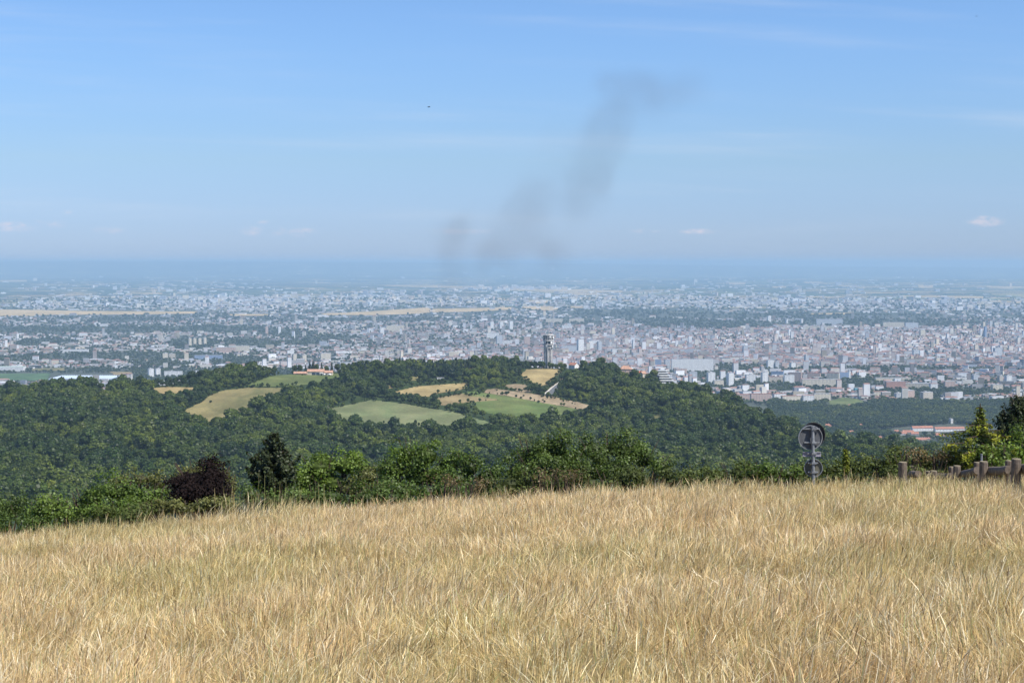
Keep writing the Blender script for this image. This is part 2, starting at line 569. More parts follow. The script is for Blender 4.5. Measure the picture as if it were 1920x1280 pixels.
HILL_FIELDS = [
    ('field', C_LAWN, [(462, 722), (490, 712), (518, 702), (560, 698), (655, 697), (652, 706), (612, 712), (590, 722), (520, 726)]),
    ('field', C_HAYG, [(345, 770), (378, 756), (388, 745), (420, 732), (470, 725.5), (536, 728), (545, 735), (505, 744), (478, 757), (445, 775), (428, 788), (392, 796), (380, 788)]),
    ('field', C_HAY, [(278, 730), (310, 725), (365, 725), (364, 738), (340, 741), (300, 738)]),
    ('field', C_PALE, [(618, 765), (655, 755), (697, 747.5), (760, 757), (830, 769), (880, 780), (927, 792), (915, 803), (850, 803), (720, 799), (655, 796), (625, 778)]),
    ('field', C_HAY, [(733, 736), (780, 724), (830, 720), (878, 718), (868, 730), (820, 738), (803, 746)]),
    ('field', C_BROWN, [(815, 748), (860, 738), (885, 736), (935, 752), (885, 757.2), (830, 762)]),
    ('field', C_GREEN, [(862, 737.5), (890, 732.5), (935, 741), (1000, 752), (1090, 768), (1040, 782), (975, 788), (900, 772), (884, 757.5), (936, 752)]),
    ('field', C_PINKE, [(914, 730), (930, 728), (985, 738), (1035, 744), (1090, 755), (1142, 765), (1132, 776), (1088, 767.5), (1000, 751.5), (936, 740.5), (905, 735)]),
    ('field', C_PINKE, [(944, 722), (965, 719), (985, 720), (997, 738), (975, 736)]),
    ('field', C_HAY, [(977, 698), (990, 692.5), (1045, 691.5), (1053, 697), (1038, 706), (1024, 722), (1012, 724), (995, 716), (980, 708)]),
    ('embankment', C_PINKE, [(1017, 741), (1036, 725), (1053, 707), (1056, 713), (1048, 728), (1044, 746), (1024, 749)]),
    ('field', C_HAY, [(186, 733), (198, 729), (200, 735), (190, 738)]),
    ('field', C_HAYG, [(770, 709), (784, 706), (786, 714), (772, 716)]),
    ('field', C_HAYG, [(1198, 779), (1240, 776), (1244, 785), (1204, 787)]),
    ('field', C_HAY, [(722, 724), (733, 720), (734, 728), (724, 730)]),
    ('field', C_LAWN, [(680, 711), (700, 710), (714, 719), (700, 722)]),
]
for nm, m_, pl in HILL_FIELDS:
    field(pl, m_, name=nm)
ROAD = [(1023, 742), (1040, 726), (1050, 716), (1052, 720), (1047, 731), (1036, 744)]
field(ROAD, M_ASPH, lift=0.8, name='road')
kerbs = [(1018.5, 742), (1037, 725.5), (1048.5, 715.5), (1049.6, 716), (1039.5, 726), (1022.5, 742)]
field(kerbs, mat('pale_road_edge', (.5, .48, .43), .9), lift=1.1, name='road_edge', step=.8)

PLAIN_FIELDS = [
    (C_WHEAT, [(-40, 580), (60, 581), (150, 583), (230, 584), (370, 583.5), (366, 588), (240, 590), (110, 589), (60, 593), (-40, 593)]),
    (C_WHEAT, [(430, 589), (520, 589), (535, 591.5), (470, 593), (432, 592)]),
    (C_WHEAT, [(600, 588), (660, 586), (735, 581), (800, 576.5), (812, 580), (806, 586), (770, 589), (690, 591), (610, 591)]),
    (C_WHEAT, [(806, 579), (880, 578), (960, 576), (970, 580), (900, 584), (812, 586)]),
    (C_WHEAT, [(976, 575), (1030, 574), (1052, 579), (1030, 582.5), (985, 579)]),
    (C_WHEAT, [(984, 562), (1035, 561.5), (1033, 568), (1000, 570), (985, 567)]),
    (C_WHEAT, [(1062, 575), (1098, 573.5), (1092, 578), (1064, 578)]),
    (C_WHEAT, [(243, 548), (305, 549.5), (303, 552), (246, 551)]),
    (C_WHEAT, [(0, 525.5), (50, 525), (52, 528), (0, 529)]),
    (C_DGREEN, [(-40, 701), (95, 700), (88, 714), (-40, 716)]),
    (C_HAYG, [(60, 691), (120, 690), (122, 695), (60, 696)]),
    (C_BROWN, [(205, 697), (248, 698), (246, 703), (214, 704)]),
    (C_LAWN, [(1553, 752), (1580, 746), (1612, 748), (1622, 756), (1590, 764), (1556, 762)]),
    (C_DGREEN, [(1694, 672), (1722, 673), (1722, 681), (1696, 682)]),
    (C_WHEAT, [(1507, 528), (1545, 528.5), (1543, 531), (1508, 531)]), (C_WHEAT, [(1570, 534), (1625, 539), (1620, 541), (1572, 536)]),
    (C_WHEAT, [(1685, 554), (1845, 556), (1842, 559.5), (1690, 557.5)]), (C_WHEAT, [(1850, 536), (1940, 538), (1938, 541.5), (1852, 540)]),
    (C_WHEAT, [(1720, 534), (1750, 535), (1748, 541), (1724, 540)]), (C_WHEAT, [(1855, 563), (1940, 565), (1938, 569), (1858, 567)]),
    (C_WHEAT, [(1365, 528), (1400, 529), (1396, 534), (1368, 534)]), (C_WHEAT, [(1447, 537), (1475, 537.5), (1472, 540), (1450, 540)]),
    (C_WHEAT, [(700, 535), (780, 534), (900, 537), (1000, 541), (1170, 545), (1165, 548.5), (1020, 548), (880, 541), (760, 538)]),
    (C_WHEAT, [(1520, 587), (1600, 586.5), (1602, 589.5), (1522, 590.5)]),
]
for k, (m_, pl) in enumerate(PLAIN_FIELDS):
    field(pl, m_, hit=plain_hit, lift=1.2 if pl[0][1] > 560 else 3.0, step=.8 if pl[0][1] > 560 else .45)

# strips of ripe crops far out in the plain: too many and too far to tell apart
def far_fields():
    Vv, Ff, Cc = [], [], []
    tans = [(0.48, 0.36, 0.19), (0.40, 0.31, 0.17), (0.52, 0.42, 0.26), (0.17, 0.20, 0.09), (0.12, 0.16, 0.07)]
    for k in range(900):
        u = rnd.uniform(-200, 2120)
        v = 507.5 + 60 * rnd.random() ** 1.2
        if rnd.random() < .35 and u < 560: continue
        X, Y, Z = (float(q) for q in plain_hit(u, v))
        if Y > 42000: continue
        wx = rnd.uniform(60, 260) * (Y / 16000) ** .8
        wy = rnd.uniform(.35, .9) * wx
        a = rnd.gauss(0, .35)
        n = len(Vv)
        for sx, sy in ((-1, -1), (1, -1), (1, 1), (-1, 1)):
            px, py = sx * wx, sy * wy
            x, y = X + px * math.cos(a) - py * math.sin(a), Y + px * math.sin(a) + py * math.cos(a)
            Vv.append((x, y, float(T(x, y)) + 2.0 + Y * 1e-4 + .0007 * k))
        Ff.append((n, n + 1, n + 2, n + 3))
        c = tans[rnd.choices(range(5), (3, 3, 1, 2, 3))[0]]
        Cc.append(c)
    o = link('distant_fields', mesh_np('distant_fields', Vv, np.array(Ff), attr_mat('far_crops', .95, .2, .004, .1), col=np.array(Cc)))
    tag(o, 'patchwork of ripe and green crops far out on the plain', 'fields', kind='stuff')


far_fields()

# ------------------------------------------------------------------ scattering by geometry nodes (stuff only)
def scatter(name, pts, rot, scl, idx, protos, label, cat):
    """pts (n,3), rot (n,3), scl (n,3), idx (n,) over a list of prototype objects kept out of the scene"""
    n = len(pts)
    me = bpy.data.meshes.new(name)
    me.vertices.add(n)
    me.vertices.foreach_set('co', np.asarray(pts, np.float32).ravel())
    for nm, dt, arr in (('rot', 'FLOAT_VECTOR', rot), ('scl', 'FLOAT_VECTOR', scl)):
        a = me.attributes.new(nm, dt, 'POINT')
        a.data.foreach_set('vector', np.asarray(arr, np.float32).ravel())
    a = me.attributes.new('pick', 'INT', 'POINT')
    a.data.foreach_set('value', np.asarray(idx, np.int32))
    me.update()
    o = link(name, me)
    tag(o, label, cat, kind='stuff')
    pc = bpy.data.collections.new(name + '_kinds')
    for k, p in enumerate(protos):
        p.name = '%02d_%s' % (k, p.name)
        pc.objects.link(p)
    g = bpy.data.node_groups.new(name, 'GeometryNodeTree')
    g.interface.new_socket('Geometry', in_out='INPUT', socket_type='NodeSocketGeometry')
    g.interface.new_socket('Geometry', in_out='OUTPUT', socket_type='NodeSocketGeometry')
    N, L = g.nodes, g.links
    gi, go = N.new('NodeGroupInput'), N.new('NodeGroupOutput')
    ci = N.new('GeometryNodeCollectionInfo')
    ci.inputs['Collection'].default_value = pc
    ci.inputs['Separate Children'].default_value = True
    ci.inputs['Reset Children'].default_value = True
    iop = N.new('GeometryNodeInstanceOnPoints')
    iop.inputs['Pick Instance'].default_value = True
    def attr(nm, dt):
        a = N.new('GeometryNodeInputNamedAttribute')
        a.data_type = dt
        a.inputs['Name'].default_value = nm
        return a.outputs[0]
    L.new(gi.outputs[0], iop.inputs['Points'])
    L.new(ci.outputs[0], iop.inputs['Instance'])
    L.new(attr('pick', 'INT'), iop.inputs['Instance Index'])
    L.new(attr('rot', 'FLOAT_VECTOR'), iop.inputs['Rotation'])
    L.new(attr('scl', 'FLOAT_VECTOR'), iop.inputs['Scale'])
    L.new(iop.outputs[0], go.inputs[0])
    md = o.modifiers.new('scatter', 'NODES')
    md.node_group = g
    return o


def quads_at(C, Nn, size, asp=1.0, seed=0):
    """leaf quads centred at C facing roughly Nn"""
    n = len(C)
    r = np.random.default_rng(seed)
    Nn = Nn / np.maximum(np.linalg.norm(Nn, axis=1, keepdims=True), 1e-6)
    t = r.normal(size=(n, 3))
    a = np.cross(Nn, t); a /= np.maximum(np.linalg.norm(a, axis=1, keepdims=True), 1e-6)
    b = np.cross(Nn, a)
    s = (size * r.uniform(.65, 1.3, n))[:, None] * .5 if np.ndim(size) == 0 else size[:, None] * .5
    a = a * s * asp
    b = b * s
    Vv = np.stack([C - a * .6 - b, C + a - b * .3, C + a * .5 + b, C - a + b * .4], 1).reshape(-1, 3)
    Ff = np.arange(n * 4).reshape(-1, 4)
    return Vv, Ff


def blob(center, rad, seed=0, k=2):
    """low lumpy ellipsoid as verts/quads-tris -> returned as quads by degenerate split avoidance"""
    nu, nv = 8, 5
    r = np.random.default_rng(seed)
    Vv, Ff = [], []
    for i in range(nv + 1):
        th = math.pi * i / nv
        for j in range(nu):
            ph = 2 * math.pi * j / nu
            f = r.uniform(.85, 1.1)
            Vv.append((center[0] + rad[0] * f * math.sin(th) * math.cos(ph), center[1] + rad[1] * f * math.sin(th) * math.sin(ph), center[2] + rad[2] * f * math.cos(th)))
    for i in range(nv):
        for j in range(nu):
            Ff.append((i * nu + j, (i + 1) * nu + j, (i + 1) * nu + (j + 1) % nu, i * nu + (j + 1) % nu))
    return np.array(Vv), np.array(Ff)


def far_crown(kind, seed, n=430, leaf=.85):
    r = np.random.default_rng(seed)
    V0, F0, C0 = [], [], []
    def add(Vv, Ff, c):
        off = sum(len(q) for q in V0)
        V0.append(Vv); F0.append(Ff + off); C0.append(np.tile(c, (len(Ff), 1)) if np.ndim(c) == 1 else c)
    if kind == 'broad' or kind == 'tall':
        nb = 9
        sh = (1, 1, 1) if kind == 'broad' else (.62, .62, 1.35)
        lobes = []
        for k in range(nb):
            d = r.normal(size=3); d /= np.linalg.norm(d)
            d[2] = abs(d[2]) * .9 - .15
            c = np.array([d[0] * 2.5 * sh[0], d[1] * 2.5 * sh[1], 5.6 + d[2] * 2.6 * sh[2]])
            lobes.append((c, r.uniform(1.5, 2.3)))
        lobes.append((np.array([0, 0, 5.2]), 2.6))
        for k, (c, q) in enumerate(lobes):
            m = n // len(lobes)
            d = r.normal(size=(m, 3)); d /= np.linalg.norm(d, axis=1, keepdims=True)
            d[:, 2] = np.where(d[:, 2] < -.3, -d[:, 2], d[:, 2])
            pts = c + d * q * r.uniform(.85, 1.12, (m, 1))
            Vv, Ff = quads_at(pts, d + r.normal(size=(m, 3)) * .45, leaf, seed=seed * 31 + k)
            add(Vv, Ff, r.uniform(.72, 1.3, (m, 1)) * r.uniform(.8, 1.2) * np.array([[1, 1, 1]]))
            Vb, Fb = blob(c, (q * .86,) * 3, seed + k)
            add(Vb, Fb, np.array([.55, .55, .55]))  # added filler core, crown's inner shade put into its darker colour
        Vb, Fb = blob((0, 0, 1.6), (.35, .35, 2.2), seed)
        add(Vb, Fb, np.array([.9, .7, .7]))
    else:                     # conifer, layered
        for k in range(9):
            f = k / 8.0
            z = 1.4 + 8.2 * f
            rad = 2.4 * (1 - f) ** .85 + .25
            m = int(n / 9)
            ang = r.uniform(0, 2 * math.pi, m)
            q = rad * np.sqrt(r.uniform(.25, 1, m))
            pts = np.stack([q * np.cos(ang), q * np.sin(ang), z + r.normal(size=m) * .28 - q * .22], 1)
            nn = np.stack([np.cos(ang) * .7, np.sin(ang) * .7, np.full(m, .9)], 1) + r.normal(size=(m, 3)) * .3
            Vv, Ff = quads_at(pts, nn, leaf * .95, seed=seed * 17 + k)
            add(Vv, Ff, r.uniform(.6, 1.15, (m, 1)) * np.array([[1, 1, 1]]))
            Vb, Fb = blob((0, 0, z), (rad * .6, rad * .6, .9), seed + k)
            add(Vb, Fb, np.array([.5, .5, .5]))  # core of the tier, darkened for the shade between boughs
    return np.concatenate(V0), np.concatenate(F0), np.concatenate(C0)


M_FOREST = leaf_mat('woodland_leaves', [(0.024, 0.046, 0.012), (0.048, 0.080, 0.018), (0.030, 0.054, 0.014), (0.064, 0.098, 0.022), (0.036, 0.063, 0.015), (0.056, 0.085, 0.02), (0.030, 0.052, 0.017), (0.085, 0.12, 0.03)], .25, patch=True)
M_CONIF = leaf_mat('conifer_needles', [(0.016, 0.030, 0.012), (0.026, 0.042, 0.015)], .1)
FAR = []
for nm, kind, sd in (('broad_tree', 'broad', 1), ('broad_tree', 'broad', 2), ('broad_tree', 'broad', 3), ('broad_tree', 'broad', 4), ('slender_tree', 'tall', 5), ('slender_tree', 'tall', 6), ('conifer_tree', 'cone', 7), ('conifer_tree', 'cone', 8)):
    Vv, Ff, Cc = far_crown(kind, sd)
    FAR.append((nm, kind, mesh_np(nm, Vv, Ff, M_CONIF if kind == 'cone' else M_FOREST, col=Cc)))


def protos(src, mats=None):
    out = []
    for nm, kind, me in src:
        out.append(bpy.data.objects.new('kind_' + nm, me))
    return out


# ---- woodland over the hill
POLYS = [p for _, _, p in HILL_FIELDS] + [ROAD]
CLEAR = [(468, 720, 592, 733), (543, 700, 632, 712), (1060, 682, 1092, 704), (1019, 686, 1037, 691), (1226, 702, 1268, 730), (828, 682, 842, 690), (1156, 680, 1192, 708), (1180, 690, 1216, 716), (876, 696, 894, 706), (814, 710, 838, 716), (1085, 694, 1102, 702)]


def blocked(u, v):
    b = np.zeros(u.shape, bool)
    for pl in POLYS:
        for dv in (0, -4, -8):
            b |= inpoly(u, v + dv, pl)
    for (a, c, d, e) in CLEAR:
        b |= (u > a) & (u < d) & (v > c) & (v < e)
    return b


def jgrid(x0, x1, y0, y1, step, jit=.45):
    gx, gy = np.meshgrid(np.arange(x0, x1, step), np.arange(y0, y1, step))
    gx = gx + rng.uniform(-jit, jit, gx.shape) * step
    gy = gy + rng.uniform(-jit, jit, gy.shape) * step
    return gx.ravel(), gy.ravel()


X, Y = jgrid(-1050, 1050, 1000, 2850, 8.6)
k = np.abs(X) < .37 * Y + 20
X, Y = X[k], Y[k]
Z = T(X, Y)
U, Vp = pixel(X, Y, Z)
vr, yr = ridge(960 + FPX * X / Y)
ok = (~blocked(U, Vp) | (Y > yr + 60)) & (Y < yr + 420)
ok &= ~((U > 1560) & (Y > 2100))
# broad glades and lower scrub between the gardens on top
X, Y, Z, U, Vp, yr, vr = (q[ok] for q in (X, Y, Z, U, Vp, yr, vr))
size = 1.08 + .30 * wob(X, Y, 60, 4.0) + rng.gamma(1.6, .26, len(X)) - .30
size = np.clip(size, .45, 2.3)
size *= np.where((U > 930) & (U < 1060) & (Vp < 735) & (Vp > 695), .62, 1.0)
near_field = np.zeros(len(X), bool)
for pl in POLYS:
    cx = sum(p[0] for p in pl) / len(pl); cyy = sum(p[1] for p in pl) / len(pl)
    big = [((p[0] - cx) * 1.0 + cx + (12 if p[0] > cx else -12), (p[1] - cyy) + cyy + (14 if p[1] > cyy else -6)) for p in pl]
    near_field |= inpoly(U, Vp, big)
size = np.where(near_field, np.minimum(size * .72, 1.1), size)
top_ = (np.abs(Y - yr) < 110) & (((U > 740) & (U < 880)) | ((U > 905) & (U < 975)) | ((U > 565) & (U < 690)))
size = np.where(top_, np.clip(size * rng.uniform(1.0, 1.4, len(size)), .9, 1.55), size)
# tree standing in front of a field must not hide it
pick = rng.choice(6, len(X), p=[.23, .23, .2, .18, .09, .07])
pine = ((U > 735) & (U < 880) & (Vp < 708)) | ((U > 570) & (U < 690) & (Vp < 704)) | (rng.random(len(X)) < .02)
pick = np.where(pine & (rng.random(len(X)) < .55), rng.choice([6, 7], len(X)), pick)
# the ones one can pick out: beside fields and along the skyline of the hill
sky_line = (np.abs(Y - yr) < 70) & (U > -10) & (U < 1640)
cand = np.where((near_field | sky_line) & (U > 4) & (U < 1650) & (Vp < 860))[0]
chosen = set(int(q) for q in rng.permutation(cand)[:215])
LAND = [(582, 692, 'the long tiled farmhouse'), (1028, 690, 'the concrete tower'), (1075, 684, 'the white-gabled house'), (1172, 686, 'the orange-roofed villa'),
        (1196, 694, 'the red-roofed villa on the slope'), (1248, 700, 'the stepped white terrace flats'), (1015, 704, 'the golden wheat-coloured field'), (770, 770, 'the large pale green field'),
        (450, 755, 'the straw-coloured clearing'), (560, 708, 'the lawn below the farmhouse'), (805, 730, 'the long narrow hay field'), (960, 762, 'the bright green field'), (860, 748, 'the brown crop triangle'),
        (1040, 728, 'the short grey road'), (1100, 765, 'the dry pinkish strip'), (320, 732, 'the little hidden hay patch'), (190, 732, 'the tiny bare patch'), (835, 684, 'the villa hidden in the pines'),
        (100, 705, 'the glass greenhouses on the plain'), (1230, 780, 'the lower wood gap'), (1335, 712, 'the pale tower blocks beyond the slope'), (1430, 780, 'the pink tenements beyond the slope'), (25, 722, 'the green sports field'), (1560, 815, 'the round sign'), (460, 700, 'the wooded rise before the lawn')]
used_labels = {}


def where_words(u, v):
    best = sorted(LAND, key=lambda q: (q[0] - u) ** 2 + (2.2 * (q[1] - v)) ** 2)[0]
    du, dv = u - best[0], v - best[1]
    if abs(dv) * 2.2 > abs(du):
        w_ = 'above' if dv < 0 else 'below'
    else:
        w_ = 'left of' if du < 0 else 'right of'
    d = math.hypot(du, 2.2 * dv)
    near = 'just ' if d < 26 else ('some way ' if d < 75 else 'far ')
    return near + w_ + ' ' + best[2]


def unique(base_fn, group):
    """labels that single out where they can; look-alikes that fall together share the label and the group"""
    return base_fn, group


order = sorted(chosen, key=lambda q: -size[q] / Y[q])
for q in order:
    nm, kind, me = FAR[int(pick[q])]
    o = link(nm, me, loc=(float(X[q]), float(Y[q]), float(Z[q]) - .3))
    sc = float(size[q])
    wd = rng.uniform(.85, 1.2)
    o.scale = (sc * wd, sc * wd, sc)
    o.rotation_euler = (0, 0, rng.uniform(0, 6.28))
    tint = rng.choice(4)
    o.color = [(1, 1, 1, 1), (.72, .75, .8, 1), (1.35, 1.3, 1.0, 1), (1.1, 1.15, .9, 1)][tint]
    tn = ['mid-green', 'dark green', 'yellowish', 'fresh green'][tint]
    shape = ('broad ' if wd > 1.09 else ('narrow ' if wd < .95 else '')) + {'broad': 'round', 'tall': 'slender', 'cone': 'pointed'}[kind]
    sz = 'tall' if sc > 1.15 else ('low' if sc < .75 else 'mid-sized')
    wdw = 'tree' if kind != 'cone' else 'conifer'
    tag(o, '%s %s %s %s %s' % (sz, tn, shape, wdw, where_words(U[q], Vp[q])), 'tree', 'trees at the field edges and skyline of the wooded hill')
rest = np.array([q for q in range(len(X)) if q not in chosen])
# scrub creeping in along the field edges and a few hedge lines between them
sx, sy_, ssz = [], [], []
HEDGES = [[(905, 737), (884, 741), (860, 739), (815, 749)], [(930, 729), (985, 733), (1020, 741)], [(1018, 744), (1000, 722), (985, 712)], [(1040, 748), (1056, 712), (1052, 700)], [(1050, 752), (1090, 752), (1140, 761)], [(975, 700), (1000, 718), (1012, 726)]]
lines_ = [(h, .9) for h in HEDGES[:5]] + [(HEDGES[5], .12)] + [(pl + [pl[0]], .10 if pl[0][0] in (914, 944, 862, 815) else .33) for pl in POLYS[:-1]]
for h, pr_ in lines_:
    for (x0, y0), (x1, y1) in zip(h[:-1], h[1:]):
        for q in range(max(1, int(math.hypot(x1 - x0, (y1 - y0) * 2.5) / 3.2))):
            if rnd.random() > pr_: continue
            f = rnd.random()
            hx, hy, hz = hill_hit(x0 + (x1 - x0) * f + rnd.gauss(0, 1.6), y0 + (y1 - y0) * f + rnd.gauss(0, .9))
            sx.append(float(hx)); sy_.append(float(hy)); ssz.append(rnd.uniform(.22, .62))
X = np.concatenate([X, sx]); Y = np.concatenate([Y, sy_]); Z = T(X, Y); size = np.concatenate([size, ssz])
pick = np.concatenate([pick, rng.integers(0, 5, len(sx))])
rest = np.concatenate([rest, np.arange(len(X) - len(sx), len(X))])
sc3 = np.stack([size * rng.uniform(.85, 1.2, len(X)), size * rng.uniform(.85, 1.2, len(X)), size], 1)
rot = np.stack([rng.normal(size=len(X)) * .05, rng.normal(size=len(X)) * .05, rng.uniform(0, 6.28, len(X))], 1)
scatter('woodland', np.stack([X, Y, Z - .3], 1)[rest], rot[rest], sc3[rest], pick[rest], protos(FAR),
        'unbroken green woodland covering the near hill and its valley', 'woodland')

for (tu, ts, tk_, lab) in ((573, 1.05, 6, 'low dark conifer behind the join of the two farmhouse wings'), (581, 1.45, 7, 'tall dark conifer rising behind the left part of the farmhouse roof'), (587, 1.6, 6, 'tallest dark conifer behind the farmhouse roof'),
                         (594, 1.2, 2, 'round dark tree behind the middle of the farmhouse roof'), (603, 1.3, 7, 'slim dark conifer behind the farmhouse chimney'), (612, 1.0, 0, 'low round tree behind the farmhouse east wing'), (622, 1.35, 7, 'dark conifer at the right end of the farmhouse'),
                         (633, 1.25, 1, 'broad dark tree just right of the farmhouse'), (643, 1.35, 3, 'broad dark tree second to the right of the farmhouse'), (654, 1.2, 0, 'round tree third to the right of the farmhouse'), (562, 1.2, 3, 'round green tree behind the low farmhouse wing'), (553, 1.1, 0, 'round tree left behind the low farmhouse wing')):
    hx, hy, hz = (float(q) for q in hill_hit(tu, 696.5))
    o = link(FAR[tk_][0], FAR[tk_][2], loc=(hx, hy, float(T(hx, hy)) - .3))
    o.scale = (ts * .9, ts * .9, ts * 1.15)
    o.rotation_euler = (0, 0, tu)
    o.color = (.75, .78, .8, 1)
    tag(o, lab, 'tree', 'trees sheltering the farmhouse')

# small bushes standing alone along the dry strip and clearings
for (bu, bv, bs, lab) in ((953, 738.5, .42, 'lone dark bush on the dry strip above the bright green field'), (982, 744, .30, 'small bush on the dry strip right of the lone dark bush'),
                     (932, 732, .28, 'tiny bush at the upper end of the dry strip'), (1018, 750.5, .26, 'low scrub bush beside the bright green field below the road'),
                     (1073, 757, .22, 'tiny scrub bush midway along the lower dry strip'), (1078, 757.5, .2, 'tiny scrub bush, twin of the one midway along the lower dry strip'), (1126, 766, .2, 'tiny dark bush at the lower tip of the dry strip'),
                     (395, 758, .40, 'small round tree alone in the straw-coloured clearing'), (1027, 743, .42, 'dark bush at the foot of the grey road'), (1033, 743.5, .38, 'dark bush close beside the foot of the grey road'),
                     (610, 699, .28, 'small shrub on the lawn by the tiled farmhouse'), (640, 700, .35, 'round shrub at the end of the farmhouse lawn'), (567, 702, .34, 'dark clipped shrub before the low farmhouse wing')):
    hx, hy, hz = (float(q) for q in hill_hit(bu, bv))
    o = link('bush', FAR[rnd.randrange(4)][2], loc=(hx, hy, hz - 1.3 * bs))
    o.scale = (bs * 1.15, bs * 1.15, bs)
    o.rotation_euler = (0, 0, rnd.random() * 6)
    o.color = (.7, .75, .75, 1)
    tag(o, lab, 'bush', 'lone bushes on the hill')

# ------------------------------------------------------------------ the city on the plain
# where it is green: (u, v, half width, half height, strength)
GREEN = [(170, 618, 330, 5.5, 1), (420, 617, 90, 6, .8), (90, 640, 50, 5, .6), (230, 668, 180, 7, .75), (360, 645, 40, 10, .7), (470, 645, 60, 8, .6), (440, 676, 60, 8, .7), (60, 672, 120, 5, .8), (300, 683, 60, 6, .4),
         (550, 625, 50, 6, .5), (570, 640, 40, 8, .5), (620, 634, 60, 5, .5), (1080, 606, 60, 4, .6), (1330, 609, 130, 7, .9), (1250, 602, 60, 5, .6), (1650, 606, 170, 6, 1), (1200, 588, 120, 7, .9), (1500, 592, 240, 4, .7), (850, 562, 300, 5, .7),
         (1600, 694, 330, 6, .95), (1400, 690, 90, 8, .9), (1850, 694, 110, 4, .8), (1480, 727, 60, 8, .8), (1380, 722, 60, 8, .9), (1600, 720, 60, 9, .8), (1760, 737, 110, 7, .8), (1680, 690, 40, 5, .6), (1850, 735, 70, 6, .5), (1320, 700, 60, 7, .9),
         (300, 705, 400, 14, .5), (240, 600, 60, 2.5, .5), (700, 600, 200, 3, .3), (1180, 668, 20, 3, .4), (1500, 655, 90, 4, .2), (820, 640, 40, 4, .2), (1380, 560, 300, 4, .5), (200, 565, 200, 6, .6), (1790, 676, 60, 4, .3)]
WOODS2 = [(1440, 748), (1480, 757), (1520, 760), (1560, 765), (1600, 763), (1650, 752), (1700, 752), (1760, 755), (1830, 756), (1870, 752), (1990, 750), (1990, 800), (1850, 800), (1780, 795), (1700, 800), (1640, 806), (1580, 810), (1500, 805), (1440, 780)]


def greenness(u, v):
    g = np.zeros(np.shape(u))
    for (a, b, ru, rv, st) in GREEN:
        d = ((u - a) / ru) ** 2 + ((v - b) / rv) ** 2
        g = np.maximum(g, st * np.clip(1.5 - d, 0, 1))
    return g


PFPOLY = [p for _, p in PLAIN_FIELDS]
taken = []                                      # (X, Y, radius) of hand-placed buildings


def in_plain_field(u, v):
    b = np.zeros(np.shape(u), bool)
    for p in PFPOLY:
        b |= inpoly(u, v, p) | inpoly(u, v - 1.2, p)
    return b


def tower_block(u, vb, wpx, hpx, wallm, label, name='apartment_block', yaw=None, depth=13.0, roof=None, windows=True, cat='apartment block', group=None, topbox=True, hit=plain_hit, end=None, z_extra=6.0):
    X, Y, Z = (float(q) for q in hit(u, vb))
    w_ = wpx * Y / FPX
    h = hpx * Y / FPX
    yaw = rnd.uniform(-.3, .3) if yaw is None else yaw
    depth = min(depth, max(w_ * .9, 9))
    cw = max(6.0, (w_ - abs(math.sin(yaw)) * depth) / max(.5, math.cos(yaw)))
    Y2 = Y + depth * .6
    e = empty(name, (X * Y2 / Y, Y2, Z), label, cat, group, rz=yaw)
    taken.append((X, Y, max(w_, 20) * .6))
    wl = MB().box((0, 0, h / 2 - z_extra / 2), (cw, depth, h + z_extra)).build('wall', wallm, e)
    rb = MB().box((0, 0, h + .25), (cw + .5, depth + .5, .5))
    if topbox and h > 14:
        rb.box((rnd.uniform(-.2, .2) * cw, 0, h + 1.8), (min(cw * .3, 7), depth * .5, 2.6))
    rb.build('roof', roof or M_ROOFG, e)
    if windows:
        nf = max(1, int(h / 3.1)); nc = max(1, int(cw / 4.2))
        m = MB()
        for f in range(nf):
            z0 = 1.2 + f * (h / nf) + .2
            for c in range(nc):
                x = -cw / 2 + (c + .5) * cw / nc
                ww = cw / nc * .5
                for sy in (-1, 1):
                    y = sy * (depth / 2 + .03)
                    m.poly([(x - ww / 2, y, z0), (x + ww / 2, y, z0), (x + ww / 2, y, z0 + 1.5), (x - ww / 2, y, z0 + 1.5)][::(1 if sy < 0 else -1)])
            for sx in (-1, 1):
                x = sx * (cw / 2 + .03)
                m.poly([(x, -1.3, z0), (x, 1.3, z0), (x, 1.3, z0 + 1.4), (x, -1.3, z0 + 1.4)][::(1 if sx > 0 else -1)])
        tag(m.build('window_grid', M_WIN, e), kind='stuff')
    return e


